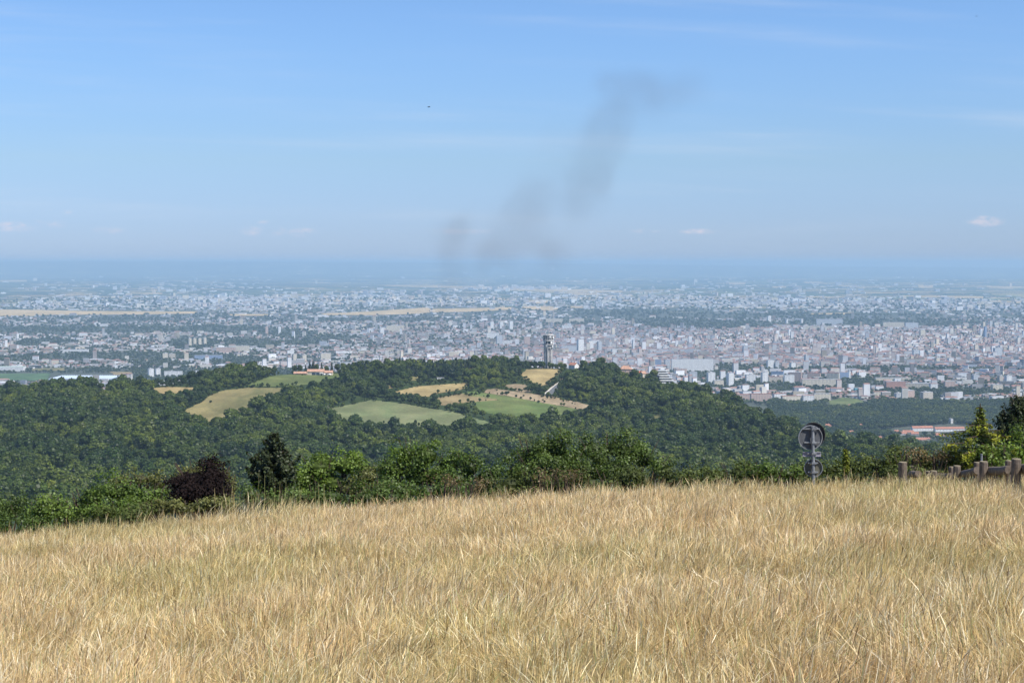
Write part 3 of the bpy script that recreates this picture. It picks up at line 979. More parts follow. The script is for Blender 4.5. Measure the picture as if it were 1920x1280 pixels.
BLOCKS = [
    # u, v base, width, height, wall, yaw, roof, label
    (1298, 696, 80, 23, M_WHITE, .12, None, 'very long white slab block rising behind the hill, the widest building in the city'),
    (1234, 692, 12, 18, M_BLUEP, -.1, None, 'grey-blue slab left of the very long white block'),
    (1251, 694, 11, 20, M_GREYW, .2, None, 'narrow tower between the grey-blue slab and the long white block'),
    (1277, 702, 22, 11, M_PINK, .2, None, 'low block peeping over the slope just beyond the terrace flats'),
    (1299, 713, 16, 16, M_GREYW, .2, None, 'first pale tower right of the terrace flats, half sunk behind the slope'),
    (1333, 717, 16, 19, M_WHITE, .3, None, 'second pale tower right of the terrace flats with gridded windows'),
    (1347, 723, 20, 10, M_CREAM, .2, None, 'low cream block at the foot of the second pale tower'),
    (1369, 723, 14, 24, M_WHITE, .45, None, 'tallest pale tower right of the hill slope with dark corner'),
    (1407, 717, 19, 15, M_WHITE, .15, None, 'boxy white tower with glazed front beyond the park'),
    (1433, 717, 14, 19, M_WHITE, .4, None, 'white tower with raised roof cabin next to the boxy glazed one'),
    (1454, 716, 27, 10, M_BEIGE, .1, M_TILE, 'ochre block with orange-red roof between two white towers'),
    (1479, 718, 20, 15, M_WHITE, .2, None, 'curved-looking white tower right of the ochre block'),
    (1458, 705, 24, 9, M_BLUEP, -.35, None, 'dark slab with bright ends behind the ochre block'),
    (1492, 715, 24, 17, M_PINK, -.4, None, 'tall dark slab with bright right end behind the curved white tower'),
    (1526, 709, 26, 10, M_PINK, -.3, M_TILE, 'brownish stepped block with red roof before the park'),
    (1562, 712, 24, 13, M_CREAM, -.4, M_TILE, 'stepped cream block with red roof right of the brownish one'),
    (1537, 724, 68, 13, M_CREAM, .08, M_ROOFG, 'long cream row of flats with scalloped front'),
    (1517, 718, 34, 8, M_PINK, .05, M_TILE, 'low red-roofed row behind the long cream row'),
    (1580, 710, 22, 12, M_BLUEP, -.1, None, 'blue-grey windowless block by the park'),
    (1611, 733, 20, 6, M_TEAL, .1, None, 'small turquoise hall among trees'),
    (1393, 749, 28, 10, M_PINK, .1, M_TILE, 'pink tenement at the slope with a red roof, first of the row'),
    (1426, 752, 40, 14, M_PINK, .15, M_TILE, 'large pink tenement with hipped red roof beyond the slope'),
    (1461, 750, 26, 12, M_WHITE, .3, M_TILE, 'white-ended block with red roof next to the large pink tenement'),
    (1484, 753, 42, 11, M_CREAM, .25, M_TILE, 'long red-roofed block with two bright gable ends over the wood'),
    (1515, 753, 22, 12, M_WHITE, .2, M_TILE, 'white block with dark stair slots over the wood'),
    (1541, 750, 33, 12, M_CREAM, .15, M_ROOFG, 'pale grey-roofed block above the grassy clearing'),
    (1568, 745, 20, 7, M_PINK, .1, M_TILE, 'small red-roofed hall above the grassy clearing'),
    (1650, 743, 28, 9, M_CREAM, .15, M_TILE, 'cream two-storey block with red roof above the far wood'),
    (1687, 747, 22, 10, M_GREYW, .3, None, 'grey block with bright end above the far wood'),
    (1704, 748, 22, 16, M_PINK, .5, None, 'tall brown slab with bright end above the far wood'),
    (1737, 750, 26, 15, M_BEIGE, .5, None, 'brown sloping slab with pale end, last of the row above the far wood'),
    (1674, 714, 68, 6, M_CREAM, .05, None, 'very long low cream block beyond the park trees'),
    (1678, 728, 40, 13, M_BRICKW, .2, None, 'red-brick block of flats with vertical piers'),
    (1720, 727, 44, 8, M_CREAM, -.2, None, 'row of cream cubes right of the red-brick flats'),
    (1750, 729, 15, 10, M_WHITE, .2, M_TILE, 'small white house-like block among the trees'),
    (1780, 727, 20, 12, M_PINK, .1, M_ROOFG, 'brownish block with pale flat roof among the trees'),
    (1829, 715, 14, 12, M_GREYW, .3, None, 'grey-white tower pair at the start of the eastern blocks'),
    (1845, 714, 20, 9, M_PINK, .1, M_TILE, 'brick-coloured row between the eastern towers'),
    (1869, 731, 22, 10, M_CREAM, .2, None, 'cream box-shaped hall left of the far conifer'),
    (1890, 721, 14, 17, M_WHITE, .4, None, 'white tower near the frame edge above the cream hall'),
    (1875, 718, 10, 14, M_BEIGE, .4, None, 'beige tower left of the white edge tower'),
    (1908, 736, 20, 6, M_WHITE, .1, None, 'low white shed below the edge tower'),
    (500, 625, 6, 13, M_PINK, .3, None, 'pinkish slender tower in the middle suburbs, left of the pair'),
    (524, 626, 6, 14, M_WHITE, .3, None, 'white slender tower in the middle suburbs, right of the pair'),
    (741, 622, 34, 12, M_CREAM, .25, None, 'broad cream slab block behind the smoke'),
    (716, 629, 9, 15, M_WHITE, .4, None, 'white tower left of the broad cream slab'),
    (922, 617, 8, 14, M_WHITE, .4, None, 'first of three identical white towers beyond the ridge'),
    (940, 617, 8, 14, M_WHITE, .4, None, 'middle one of three identical white towers beyond the ridge'),
    (958, 617, 8, 15, M_WHITE, .4, None, 'last of three identical white towers beyond the ridge'),
    (1039, 606, 32, 9, M_CREAM, .1, None, 'long beige slab above the concrete tower'),
    (1081, 605, 28, 8, M_CREAM, .1, None, 'second long beige slab right of the one above the concrete tower'),
    (1063, 617, 20, 7, M_WHITE, .1, None, 'pale blue-white box right of the mast'),
    (936, 646, 12, 17, M_GREYW, .3, None, 'grey tower with bright right edge left of the concrete tower'),
    (957, 647, 32, 9, M_WHITE, .1, None, 'white slab joined to the grey tower'),
    (924, 634, 24, 10, M_WHITE, .1, None, 'long white block behind the grey tower'),
    (988, 648, 12, 17, M_PINK, .2, None, 'dusky pink tower left of the concrete tower'),
    (1066, 661, 30, 12, M_GREYW, .2, None, 'wide grey block right of the concrete tower'),
    (1088, 660, 14, 24, M_WHITE, .6, None, 'tall slab with bright right side behind the wide grey block'),
    (1107, 657, 12, 18, M_WHITE, .5, None, 'stepped white tower right of the tall slab'),
    (1124, 660, 9, 20, M_GREYW, .4, None, 'dark blue tower right of the stepped white one'),
    (1187, 662, 5, 24, M_WHITE, .5, None, 'thin white high-rise beyond the ridge houses'),
    (1160, 664, 28, 10, M_WHITE, .3, None, 'saw-toothed row of white flats beyond the ridge houses'),
    (356, 648, 7, 14, M_CREAM, .5, None, 'first of four pale towers in a row by the dark wood'),
    (365, 648, 7, 14, M_CREAM, .5, None, 'second of four pale towers in a row by the dark wood'),
    (374.5, 648, 7, 14, M_CREAM, .5, None, 'third of four pale towers in a row by the dark wood'),
    (384, 647, 7, 14, M_CREAM, .5, None, 'last of four pale towers in a row by the dark wood'),
    (424, 661, 36, 10, M_PINK, .1, None, 'long pinkish slab with vertical bays left of the farmhouse'),
    (455, 659, 26, 11, M_CREAM, .2, None, 'pale continuation of the long pinkish slab'),
    (310, 673, 11, 11, M_CREAM, .3, None, 'cream pair of blocks in the suburb above the greenhouses'),
    (323, 672, 13, 9, M_BEIGE, .2, None, 'beige block right of the cream pair'),
    (283, 706, 12, 15, M_WHITE, .5, None, 'bright white tower block behind the left woods'),
    (296, 705, 11, 14, M_WHITE, .5, None, 'second bright white tower block behind the left woods'),
    (325, 705, 34, 9, M_WHITE, .1, None, 'low white flats with bluish front right of the two towers'),
    (368, 702, 16, 7, M_WHITE, .3, None, 'small white block where the left wood meets the suburb'),
    (391, 673, 52, 7, M_BLUEP, .05, None, 'long blue-fronted hall in the suburb'),
    (140, 661, 52, 6, M_WHITE, .1, None, 'wide white commercial hall among trees'),
    (552, 678, 9, 14, M_CREAM, .5, None, 'cream tower behind the farmhouse trees'),
    (570, 678, 10, 13, M_CREAM, .5, None, 'second cream tower behind the farmhouse trees'),
    (610, 676, 20, 14, M_CREAM, .4, None, 'cream group of flats seen between the farmhouse conifers'),
    (1397, 665, 10, 17, M_GREYW, .3, None, 'grey high-rise in the centre quarter above the park'),
    (1444, 690, 14, 15, M_WHITE, .3, None, 'striped white block at the park edge'),
    (1456, 690, 9, 12, M_GREYW, .3, None, 'grey block next to the striped white one'),
    (1470, 690, 12, 10, M_PINK, .2, None, 'dusky block third along the park edge'),
    (1486, 691, 12, 11, M_WHITE, .4, None, 'white block fourth along the park edge'),
    (1512, 684, 9, 18, M_GREYW, .4, None, 'pale blue high-rise above the park edge'),
    (1555, 609, 50, 11, M_GREYW, .05, None, 'huge pale slab far out before the eastern woods'),
    (1535, 618, 56, 7, M_CREAM, .05, None, 'long cream row in front of the huge pale slab'),
    (1675, 616, 40, 12, M_CREAM, .1, None, 'large cream slab beyond the eastern woods'),
    (1709, 617, 26, 12, M_GREYW, .15, None, 'grey slab joined right of the large cream one'),
    (1729, 632, 11, 14, M_CREAM, .4, None, 'sandy tower standing out of the old town'),
    (1847, 634, 5, 22, M_BLUEP, .4, None, 'dark slender skyscraper toward the frame edge'),
    (1717, 670, 14, 14, M_GREYW, .3, None, 'grey tower in the old town roofs'),
    (1870, 670, 18, 18, M_GREYW, .4, None, 'cluster of bluish towers near the frame edge'),
    (1757, 683, 10, 12, M_CREAM, .4, None, 'cream arched-looking block near the river park'),
    (1782, 681, 12, 10, M_WHITE, .3, None, 'white block right of the cream arched one'),
    (1442, 603, 8, 11, M_WHITE, .4, None, 'small white tower before the eastern plain'),
    (1475, 606, 5, 8, M_WHITE, .4, None, 'tiny white tower second along the eastern plain'),
    (1503, 607, 5, 9, M_WHITE, .4, None, 'tiny white tower third along the eastern plain'),
    (1592, 709, 3, 14, M_WHITE, .3, None, 'bright thin white pillar-like tower by the blue-grey block'),
    (1868, 750, 30, 7, M_WHITE, .5, None, 'white angled sports hall over the far wood'),
    (1783, 794, 3, 9, M_WHITE, .3, None, 'small white tower rising out of the far wood'),
]
for (u_, vb, wp, hp, wm, yw, rf, lab) in BLOCKS:
    tower_block(u_, vb, wp, hp, wm, lab, yaw=yw + rnd.uniform(-.05, .05), roof=rf, windows=hp > 5.5 and 'windowless' not in lab,
                group='larger buildings standing out of the city', topbox=rf is None)


def house(u, vb, wpx, hpx, label, wallm=None, roofm=None, yaw=0.0, hit=plain_hit, depth=None, name='house', cat='house', chimney=True, group=None, wins=3, hip=False, rise=.34, back=1.0):
    X, Y, Z = (float(q) for q in hit(u, vb))
    w_ = wpx * Y / FPX
    h = hpx * Y / FPX
    depth = depth or max(7.5, min(w_ * .7, 12))
    wallm = wallm or M_CREAM
    roofm = roofm or M_TILE
    e = empty(name, (X, Y + depth * .5 * back, Z), label, cat, group, rz=yaw)
    taken.append((X, Y, w_ * .7))
    rr_ = depth * rise
    hw = max(2.4, h - rr_)
    MB().box((0, 0, hw / 2 - 2.0), (w_, depth, hw + 4.0)).poly([(w_ / 2, -depth / 2, hw), (w_ / 2, depth / 2, hw), (w_ / 2, 0, hw + (0.01 if hip else rr_))]).poly([(-w_ / 2, -depth / 2, hw), (-w_ / 2, 0, hw + (0.01 if hip else rr_)), (-w_ / 2, depth / 2, hw)]).build('wall', wallm, e)
    o_ = .5
    dz = o_ * rr_ / (depth / 2)
    hx = w_ / 2 - (depth * .45 if hip else 0)
    m = MB()
    xe = w_ / 2 + o_
    t_ = .25
    for sy in (-1, 1):
        a = (-xe, sy * (depth / 2 + o_), hw - dz + .02); b = (xe, sy * (depth / 2 + o_), hw - dz + .02)
        c = (hx + (0 if hip else o_), 0, hw + rr_ + .02); d = (-hx - (0 if hip else o_), 0, hw + rr_ + .02)
        ps = [a, b, c, d]
        m.poly(ps if sy < 0 else ps[::-1])
        low = [(p[0], p[1], p[2] - t_) for p in ps]
        m.poly(low[::-1] if sy < 0 else low)
        m.poly([ps[0], low[0], low[1], ps[1]])
    if hip:
        for sx in (-1, 1):
            m.poly([(sx * xe, -depth / 2 - o_, hw - dz + .02), (sx * xe, depth / 2 + o_, hw - dz + .02), (sx * hx, 0, hw + rr_ + .02)][::sx])
    r_ = m.build('roof', roofm, e)
    if chimney:
        MB().box((w_ * .18, depth * .1, hw + rr_ + .5), (.9, .9, 2.0)).build('chimney', wallm, r_)
    for k in range(wins):
        x = -w_ / 2 + (k + .5) * w_ / wins
        fr = MB().box((x, -depth / 2 - .04, hw * .52), (1.5, .1, 1.6)).build('window', M_WHITE, e)
        MB().box((x, -depth / 2 - .11, hw * .52), (1.2, .06, 1.3)).build('pane', M_WIN, fr)
    return e


# the village in the valley by the cedar
VILL = [(1692, 815, 17, 6, 'pale cottage with red roof at the left end of the valley village', M_WHITE), (1704, 813, 20, 6.5, 'long low red-roofed house in the valley village', M_CREAM),
        (1716, 815, 14, 5.5, 'white-gabled red-roofed house in the middle of the valley village', M_WHITE), (1727, 826, 20, 5, 'bright orange-roofed house lowest in the valley village', M_CREAM),
        (1740, 825, 9, 5, 'small orange-roofed annexe beside the lowest valley house', M_CREAM), (1757, 818, 13, 6, 'red-roofed cottage under the long white hall', M_CREAM), (1768, 820, 10, 5, 'last small cottage left of the cedar', M_WHITE),
        (1682, 812, 8, 6, 'narrow white house at the edge of the valley village', M_WHITE), (1552, 800, 14, 5, 'pinkish house half hidden behind the big round sign', M_PINK), (1597, 812, 7, 5, 'tiny white house in the wood right of the big sign', M_WHITE), (1612, 799, 9, 4, 'small pale house in the dark wood', M_BEIGE),
        (1596, 762, 9, 4, 'little red-roofed hut in the grassy clearing', M_CREAM), (1650, 822, 8, 4, 'little hidden cottage left of the valley village', M_BEIGE)]
for (u_, vb, wp, hp, lab, wm) in VILL:
    house(u_, vb, wp, hp, lab, wm, yaw=rnd.uniform(-.5, .3), group='houses of the valley village', wins=2)
house(1730, 808, 40, 9.5, 'long white hall with red roof and shaded left wing in the valley', M_WHITE, yaw=.12, wins=7, group='long halls in the valley', chimney=False)
house(1781, 809, 56, 9, 'second long hall with red roof reaching behind the cedar', M_WHITE, yaw=.08, wins=9, group='long halls in the valley', chimney=False)

# sports hall, greenhouses and light masts on the left plain
tower_block(22, 696, 50, 8, M_WHITE, 'pale green-roofed sports hall at the left edge of the plain', name='sports_hall', cat='sports hall', yaw=.05, depth=40, roof=mat('pale_green_roof', (.5, .58, .5), .8), windows=True, topbox=False)
def greenhouse():
    M_GH = mat('greenhouse_glass', (0.55, 0.62, 0.72), .35, .1, .1, spec=.5)
    X, Y, Z = (float(q) for q in plain_hit(150, 712))
    e = empty('greenhouse', (X, Y, Z), 'wide glass greenhouse with many ridges beside the green sports field', 'greenhouse')
    wt = 118 * Y / FPX
    n = 26
    for k in range(n):
        x0 = -wt / 2 + k * wt / n
        ww = wt / n
        L = 150.0
        m = MB()
        m.poly([(x0, 0, 0), (x0 + ww, 0, 0), (x0 + ww, 0, 3.4), (x0 + ww / 2, 0, 5.0), (x0, 0, 3.4)])
        m.poly([(x0, 0, 3.4), (x0 + ww / 2, 0, 5.0), (x0 + ww / 2, L, 5.0), (x0, L, 3.4)])
        m.poly([(x0 + ww / 2, 0, 5.0), (x0 + ww, 0, 3.4), (x0 + ww, L, 3.4), (x0 + ww / 2, L, 5.0)])
        m.poly([(x0, 0, 0), (x0, 0, 3.4), (x0, L, 3.4), (x0, L, 0)])
        m.build('glass_bay', M_GH, e)
    taken.append((X, Y + 70, 130))
greenhouse()


def mast(u, vb, hpx, label, rad=.35, name='floodlight_mast', lamp=True, m_=None, cat='mast', taper=.6):
    X, Y, Z = (float(q) for q in plain_hit(u, vb))
    h = hpx * Y / FPX
    e = empty(name, (X, Y, Z), label, cat)
    MB().cyl((0, 0, -1), (0, 0, h), rad, rad * taper, 8).build('shaft', m_ or M_WHITE, e)
    if lamp:
        MB().box((0, 0, h), (3.4, .6, 1.6)).build('lamp_panel', M_GREYW, e)
    else:
        MB().cyl((0, 0, h), (0, 0, h + .8), rad * taper * 1.3, None, 8).build('cap', M_GREYW, e)


mast(56, 691, 17, 'tall white floodlight mast right of the sports hall', .55)
mast(94, 690, 17, 'tall white floodlight mast by the parking ground', .5)
mast(59.5, 690, 14, 'shorter floodlight mast close beside the tall one', .4)
mast(21, 684, 12, 'thin grey mast behind the sports hall', .35, lamp=False)
mast(32.5, 642, 21, 'tall white factory chimney in the left suburbs', 1.6, 'factory_chimney', False, cat='chimney')
mast(1188, 643, 24, 'thin red and white mast above the old town', .5, 'radio_mast', False, mat('pale_red_paint', (.55, .42, .40), .7), cat='mast')

# ------------------------------------------------------------------ houses on the hill
def farmhouse():
    X, Y, Z = (float(q) for q in hill_hit(588, 701))
    k = Y / FPX
    e = empty('farmhouse', (X, Y + 6, Z), 'long cream farmhouse with pinkish tiled roofs and a lower wing on the lawn', 'farmhouse')
    def at(u): return (u - 588) * k
    # main body 576..606 and east part 606..624, low wing 551..576
    def wing(u0, u1, hw, rr_, dep, yc, nm_m, rm):
        x0, x1 = at(u0), at(u1)
        c, w_ = (x0 + x1) / 2, x1 - x0
        MB().box((c, yc, hw / 2 - 1.5), (w_, dep, hw + 3)).poly([(x1, yc - dep / 2, hw), (x1, yc + dep / 2, hw), (x1, yc, hw + rr_)]).poly([(x0, yc - dep / 2, hw), (x0, yc, hw + rr_), (x0, yc + dep / 2, hw)]).build('wall', nm_m, e)
        m = MB()
        o_ = .6
        for sy in (-1, 1):
            ps = [(x0 - o_, yc + sy * (dep / 2 + .7), hw - .25), (x1 + o_, yc + sy * (dep / 2 + .7), hw - .25), (x1 + o_, yc, hw + rr_ + .05), (x0 - o_, yc, hw + rr_ + .05)]
            m.poly(ps if sy < 0 else ps[::-1])
            lo = [(p[0], p[1], p[2] - .3) for p in ps]
            m.poly(lo[::-1] if sy < 0 else lo)
            m.poly([ps[0], lo[0], lo[1], ps[1]])
        return m.build('roof', rm, e)
    wing(551, 575.5, 2.9, 2.1, 9, -2, M_BEIGE, M_TILEP)
    r_ = wing(576, 607, 5.2, 2.7, 12, 2, M_CREAM, M_TILEP)
    MB().box((at(606), 2, 8.6), (1.0, 1.0, 2.6)).build('chimney', M_CREAM, r_)
    wing(607.5, 623, 3.9, 2.4, 11, .5, M_CREAM, M_TILEP)
    for u_, w_, h_, z_, y_ in ((588, 5.2, 3.2, 2.0, -4.1), (595.5, 4.6, 3.2, 2.0, -4.1), (603, 1.4, 2.4, 1.3, -4.1), (611, 2.8, 2.0, 1.6, -5.1), (617, 2.6, 2.0, 1.6, -5.1)):
        f_ = MB().box((at(u_), y_, z_), (w_ + .4, .15, h_ + .3)).build('window', M_WHITE, e)
        MB().box((at(u_), y_ - .12, z_), (w_, .1, h_)).build('pane', M_DARKGL, f_)
    MB().box((at(563), -6.6, 1.1), (15, .2, 2.0)).build('shed_door', mat('dark_green_boards', (.10, .13, .10), .8), e)
    MB().box((at(603), -6.6, 3.0), (5.2, 4.6, .2)).box((at(600.4), -8.6, 1.4), (.25, .25, 3.0)).box((at(605.6), -8.6, 1.4), (.25, .25, 3.0)).build('porch', M_WHITE, e)
    for u_, lab in ((609.5, 'white garden parasol left of the farmhouse terrace end'), (619.5, 'large white garden tent at the right end of the farmhouse terrace')):
        t_ = empty('garden_parasol', (X + at(u_), Y - 6, Z), lab, 'parasol', 'white awnings before the farmhouse')
        s_ = 1.0 if u_ < 615 else 1.5
        MB().cyl((0, 0, 0), (0, 0, 2.3), .06, None, 6).build('pole', M_WHITE, t_)
        MB().cyl((0, 0, 1.9), (0, 0, 3.0), 2.0 * s_, .08, 12).build('canopy', M_WHITE, t_)
    # car and low wall on the drive to the right
    MB_ = MB().box((0, 0, .5), (10, .4, 1.0))
    o = MB_.build('garden_wall', M_CREAM, None, (X + at(645), Y + 1, Z + .0))
    tag(o, 'short pale garden wall on the lawn right of the farmhouse', 'wall')


farmhouse()
HG = 'houses on top of the wooded hill'
house(1076, 689, 15, 11.5, 'small house with rust-red roof and bright white gable right of the concrete tower', M_WHITE, M_TILE, yaw=-.75, hit=hill_hit, group=HG, wins=2, depth=9)
house(1094, 697, 12, 7, 'low grey-roofed house half hidden right of the white-gabled one', M_BEIGE, M_ROOFG, yaw=.4, hit=hill_hit, group=HG, wins=2, chimney=False)
house(835, 684, 14, 10, 'pale villa with orange roof buried in the dark pines', M_CREAM, M_TILEP, yaw=.3, hit=hill_hit, group=HG, wins=2)
house(885, 699, 10, 9, 'little house with bright red roof among trees left of the golden field', M_BEIGE, mat('bright_red_tiles', (.45, .12, .07), .85, .2, .5), yaw=.1, hit=hill_hit, group=HG, wins=2)
house(1174, 692, 24, 15, 'large villa with orange hipped roof at the right end of the hilltop', M_PINK, M_TILEP, yaw=-.15, hit=hill_hit, group=HG, wins=3, hip=True)
house(1196, 700, 20, 9.5, 'house with dark red roof in front of the orange villa', M_CREAM, mat('deep_red_tiles', (.50, .13, .09), .9, .25, .5), yaw=.1, hit=hill_hit, group=HG, wins=2)
house(1206, 703, 8, 12, 'narrow pale yellow house at the slope beside the dark red roof', M_CREAM, M_TILEP, yaw=.5, hit=hill_hit, group=HG, wins=1, chimney=False, depth=8)
house(1230, 700, 16, 10, 'low salmon-roofed house adjoining the stepped terrace flats', M_CREAM, M_TILEP, yaw=-.2, hit=hill_hit, group=HG, wins=2, chimney=False)
house(965 + 15, 679, 26, 7, 'long dark-roofed building behind the trees left of the concrete tower', M_WHITE, mat('black_slate', (.05, .055, .065), .7), yaw=.1, hit=hill_hit, group=HG, wins=2, chimney=False, back=3)
tower_block(826, 713, 14, 3.4, M_WHITE, 'low white shed among the trees above the narrow hay field', name='shed', cat='shed', hit=hill_hit, windows=False, topbox=False, yaw=.05, z_extra=2)


def terraces():
    X, Y, Z = (float(q) for q in hill_hit(1247, 714))
    k = Y / FPX
    e = empty('terrace_flats', (X, Y, Z), 'stepped flats with bright white balcony bands sliding down the slope', 'apartment block', rz=-.05)
    for n_ in range(6):
        w_ = (22 + (1 if n_ < 3 else -n_ * 1.2)) * k * .95
        dx = (5 - n_) * 2.5 * k * .85 - 5 * k
        z = 1.6 + (n_) * 3.1
        y = n_ * 2.6
        MB().box((dx, y + 4, z - .9 - (1.5 if n_ == 0 else 0)), (w_, 8, 3.1 + (3 if n_ == 0 else 0))).build('storey', M_DARKGL if n_ else M_CONC, e)
        MB().box((dx, y - .6, z + .15), (w_ + 1.2, 2.4, 1.25)).box((dx + w_ / 2 + .6, y + 2.5, z + .1), (.6, 6, 1.2)).build('balcony', M_WHITE, e)
    MB().box((-5 * k - 1, 18, 20.3), (20 * k, 9, .6)).build('roof', M_CONCL, e)


terraces()


def tower():
    X, Y, Z = (float(q) for q in hill_hit(1028, 689))
    k = Y / FPX
    e = empty('telecom_tower', (X, Y, Z), 'tall weathered concrete telecom tower with ringed platforms above the ridge trees', 'tower', rz=.25)
    zt = lambda v: (689 - v) * k
    r0 = 7.6 * k
    H = zt(637)
    m = MB().cyl((0, 0, -4), (0, 0, H), r0 * .80, r0 * .80, 8)
    m.build('shaft', M_CONC, e)
    for q in range(8):
        a = q * math.pi / 4 + .39
        c_, s_ = math.cos(a), math.sin(a)
        MB().box((c_ * r0 * .92, s_ * r0 * .92, H / 2 - 2), (1.9, 1.0, H + 4), rz=a).build('fin', M_CONCL if q % 3 else M_CONC, e)
    for q, (v_, rr_, hh) in enumerate(((650, 9.0, 1.0), (644.5, 10.6, .9), (637, 10.8, 1.0), (627, 10.4, .9))):
        MB().cyl((0, 0, zt(v_) - hh / 2), (0, 0, zt(v_) + hh / 2), rr_ * k, None, 20).build('platform', M_CONCL, e)
    MB().cyl((0, 0, zt(644)), (0, 0, zt(637.5)), 7.6 * k, None, 16).build('lower_cabin', M_DARKGL, e)
    MB().cyl((0, 0, zt(636.4)), (0, 0, zt(627.6)), 9.0 * k, 9.4 * k, 16).build('upper_cabin', mat('dark_cabin_cladding', (.20, .205, .215), .6, .5, .6), e)
    for q in range(16):
        a = q * math.pi / 8
        MB().box((math.cos(a) * 9.6 * k, math.sin(a) * 9.6 * k, zt(632)), (.35, .35, 8.6 * k), rz=a).build('post', M_CONCL, e)
    MB().cyl((0, 0, zt(626.4)), (0, 0, zt(625.2)), 7 * k, None, 16).build('roof', M_CONC, e)
    ms = MB().cyl((1.2 * k, 0, zt(625.2)), (1.2 * k, 0, zt(596)), .55, .18, 8)
    for q in range(5):
        z = zt(622 - 4 * q)
        ms.box((1.2 * k, 0, z), (1.7, .15, .15)).box((1.2 * k, 0, z), (.15, 1.7, .15))
    ms.build('mast', mat('mast_grey', (.5, .48, .48), .6), e)
    for (a, v_, rd) in ((-1.0, 640.5, 1.7), (-.35, 641, 1.5), (-.5, 631, 1.8), (-1.25, 630, 1.4), (-2.2, 640, 1.5), (.1, 634, 1.6), (-1.9, 647, 1.3), (-.7, 648, 1.4)):
        d = Vector((math.cos(a - .25), math.sin(a - .25), 0))
        p = d * (9.6 * k) + Vector((0, 0, zt(v_)))
        MB().cyl(p, p + d * .9, rd * .55, rd, 12).cyl(p - d * 2.5, p, .25, None, 6).build('dish', M_WHITE, e)


tower()

# ------------------------------------------------------------------ the mass of the city
WALLS = np.array([(.72, .72, .72), (.66, .62, .55), (.54, .47, .43), (.46, .44, .43), (.78, .78, .78), (.42, .44, .48), (.62, .55, .43)])
ROOFS_T = np.array([(.31, .165, .13), (.25, .165, .145), (.33, .20, .16), (.20, .14, .13)])
ROOFS_F = np.array([(.40, .40, .39), (.22, .23, .25), (.66, .66, .66), (.16, .17, .19), (.30, .29, .27)])


def city_candidates():
    n = 90000
    u = rng.uniform(-140, 2060, n)
    v = 556 + 196 * rng.random(n) ** 1.18
    X, Y, Z = plain_hit(u, v)
    # clustered town fabric
    q = wob(X, Y, 260, 3.3) * .5 + wob(X, Y, 90, 1.3) * .5
    old = sst((u - 850) / 350) * sst((v - 608) / 12) * (1 - sst((v - 700) / 10))          # dense old town
    mid = sst((u - 380) / 200) * sst((v - 597) / 10) * .72
    base = np.where(u < 500, .40, .52)
    dens = np.maximum(np.maximum(old * .98, mid), base)
    dens = np.where(v < 600, .20 + .34 * np.exp(-((u - 450) / 190) ** 2 - ((v - 566) / 14) ** 2) + .25 * np.exp(-((u - 1500) / 350) ** 2 - ((v - 572) / 9) ** 2), dens)
    dens = np.where((v > 705) & (u > 1300), .38, dens)
    dens = np.where((v > 640) & (u < 700), .5, dens)
    dens = dens * np.where(old > .5, .90, .60) * (1 + 1.1 * q) - 1.15 * greenness(u, v)
    keep = rng.random(n) < dens
    keep &= ~in_plain_field(u, v) & ~inpoly(u, v, WOODS2)
    s = X / Y
    vr, yr = ridge(960 + s * FPX)
    keep &= Y > yr + 700
    keep &= ~((u > 80) & (u < 235) & (v < 714) & (v > 699))
    keep &= ~((v > 754) )
    return [a[keep] for a in (u, v, X, Y, Z)], old[keep]


(cu, cvv, cX, cY, cZ), cold = city_candidates()
# thin out overlaps on a coarse hash and around the hand-placed blocks
cell = {}
keepi = []
tk = [(a, b, c) for a, b, c in taken]
tkx = np.array([t[0] for t in tk]); tky = np.array([t[1] for t in tk]); tkr = np.array([t[2] for t in tk])
hand = np.zeros(len(cX), bool)
for a, b, c in tk:
    hand |= (np.abs(cX - a) < c + 12) & (np.abs(cY - b) < c * .5 + 26)
for q in rng.permutation(len(cX)):
    if hand[q]: continue
    g = 13.5 if cY[q] < 7000 else 18
    key = (int(cX[q] // g), int(cY[q] // g), g)
    if key in cell: continue
    cell[key] = 1
    keepi.append(q)
keepi = np.array(keepi)
cu, cvv, cX, cY, cZ, cold = (a[keepi] for a in (cu, cvv, cX, cY, cZ, cold))
n = len(cX)
r1 = rng.random(n)
shed = (rng.random(n) < np.where(cold > .4, .03, np.where(cu < 700, .26, .14))) | ((cvv < 600) & (rng.random(n) < .4))
blockb = (rng.random(n) < np.where(cold > .4, .16, .10)) & ~shed
cw = np.where(shed, rng.uniform(24, 75, n), np.where(blockb, rng.uniform(20, 62, n), rng.uniform(10, 24, n)))
cd = np.where(shed, rng.uniform(18, 42, n), np.where(blockb, rng.uniform(11, 15, n), rng.uniform(8, 13, n)))
chh = np.where(shed, rng.uniform(5, 10, n), np.where(blockb, rng.uniform(9, 22, n), np.where(cold > .4, rng.uniform(6.5, 12.5, n), rng.uniform(4.0, 7.5, n))))
tallq = (rng.random(n) < .018) & ~shed
chh = np.where(tallq, rng.uniform(26, 42, n), chh); cw = np.where(tallq, rng.uniform(16, 30, n), cw)
cw *= .68; cd *= .72
far_k = np.clip(cY / 9000, 1, 2.0)
cw *= far_k; cd *= far_k ** .5
pitched = ~shed & ~(blockb & (rng.random(n) < .6))
grid_yaw = .16 + .30 * np.round(wob(cX, cY, 700, 5.0) * 2) + rng.normal(size=n) * .12
wcol = WALLS[rng.choice(len(WALLS), n, p=[.24, .2, .1, .1, .18, .08, .1])] * rng.choice([.45, .65, .85, 1.0], (n, 1))
rcol = np.where(pitched[:, None], ROOFS_T[rng.integers(0, 4, n)] * rng.uniform(.85, 1.15, (n, 1)), ROOFS_F[rng.integers(0, 5, n)] * rng.uniform(.9, 1.1, (n, 1)))


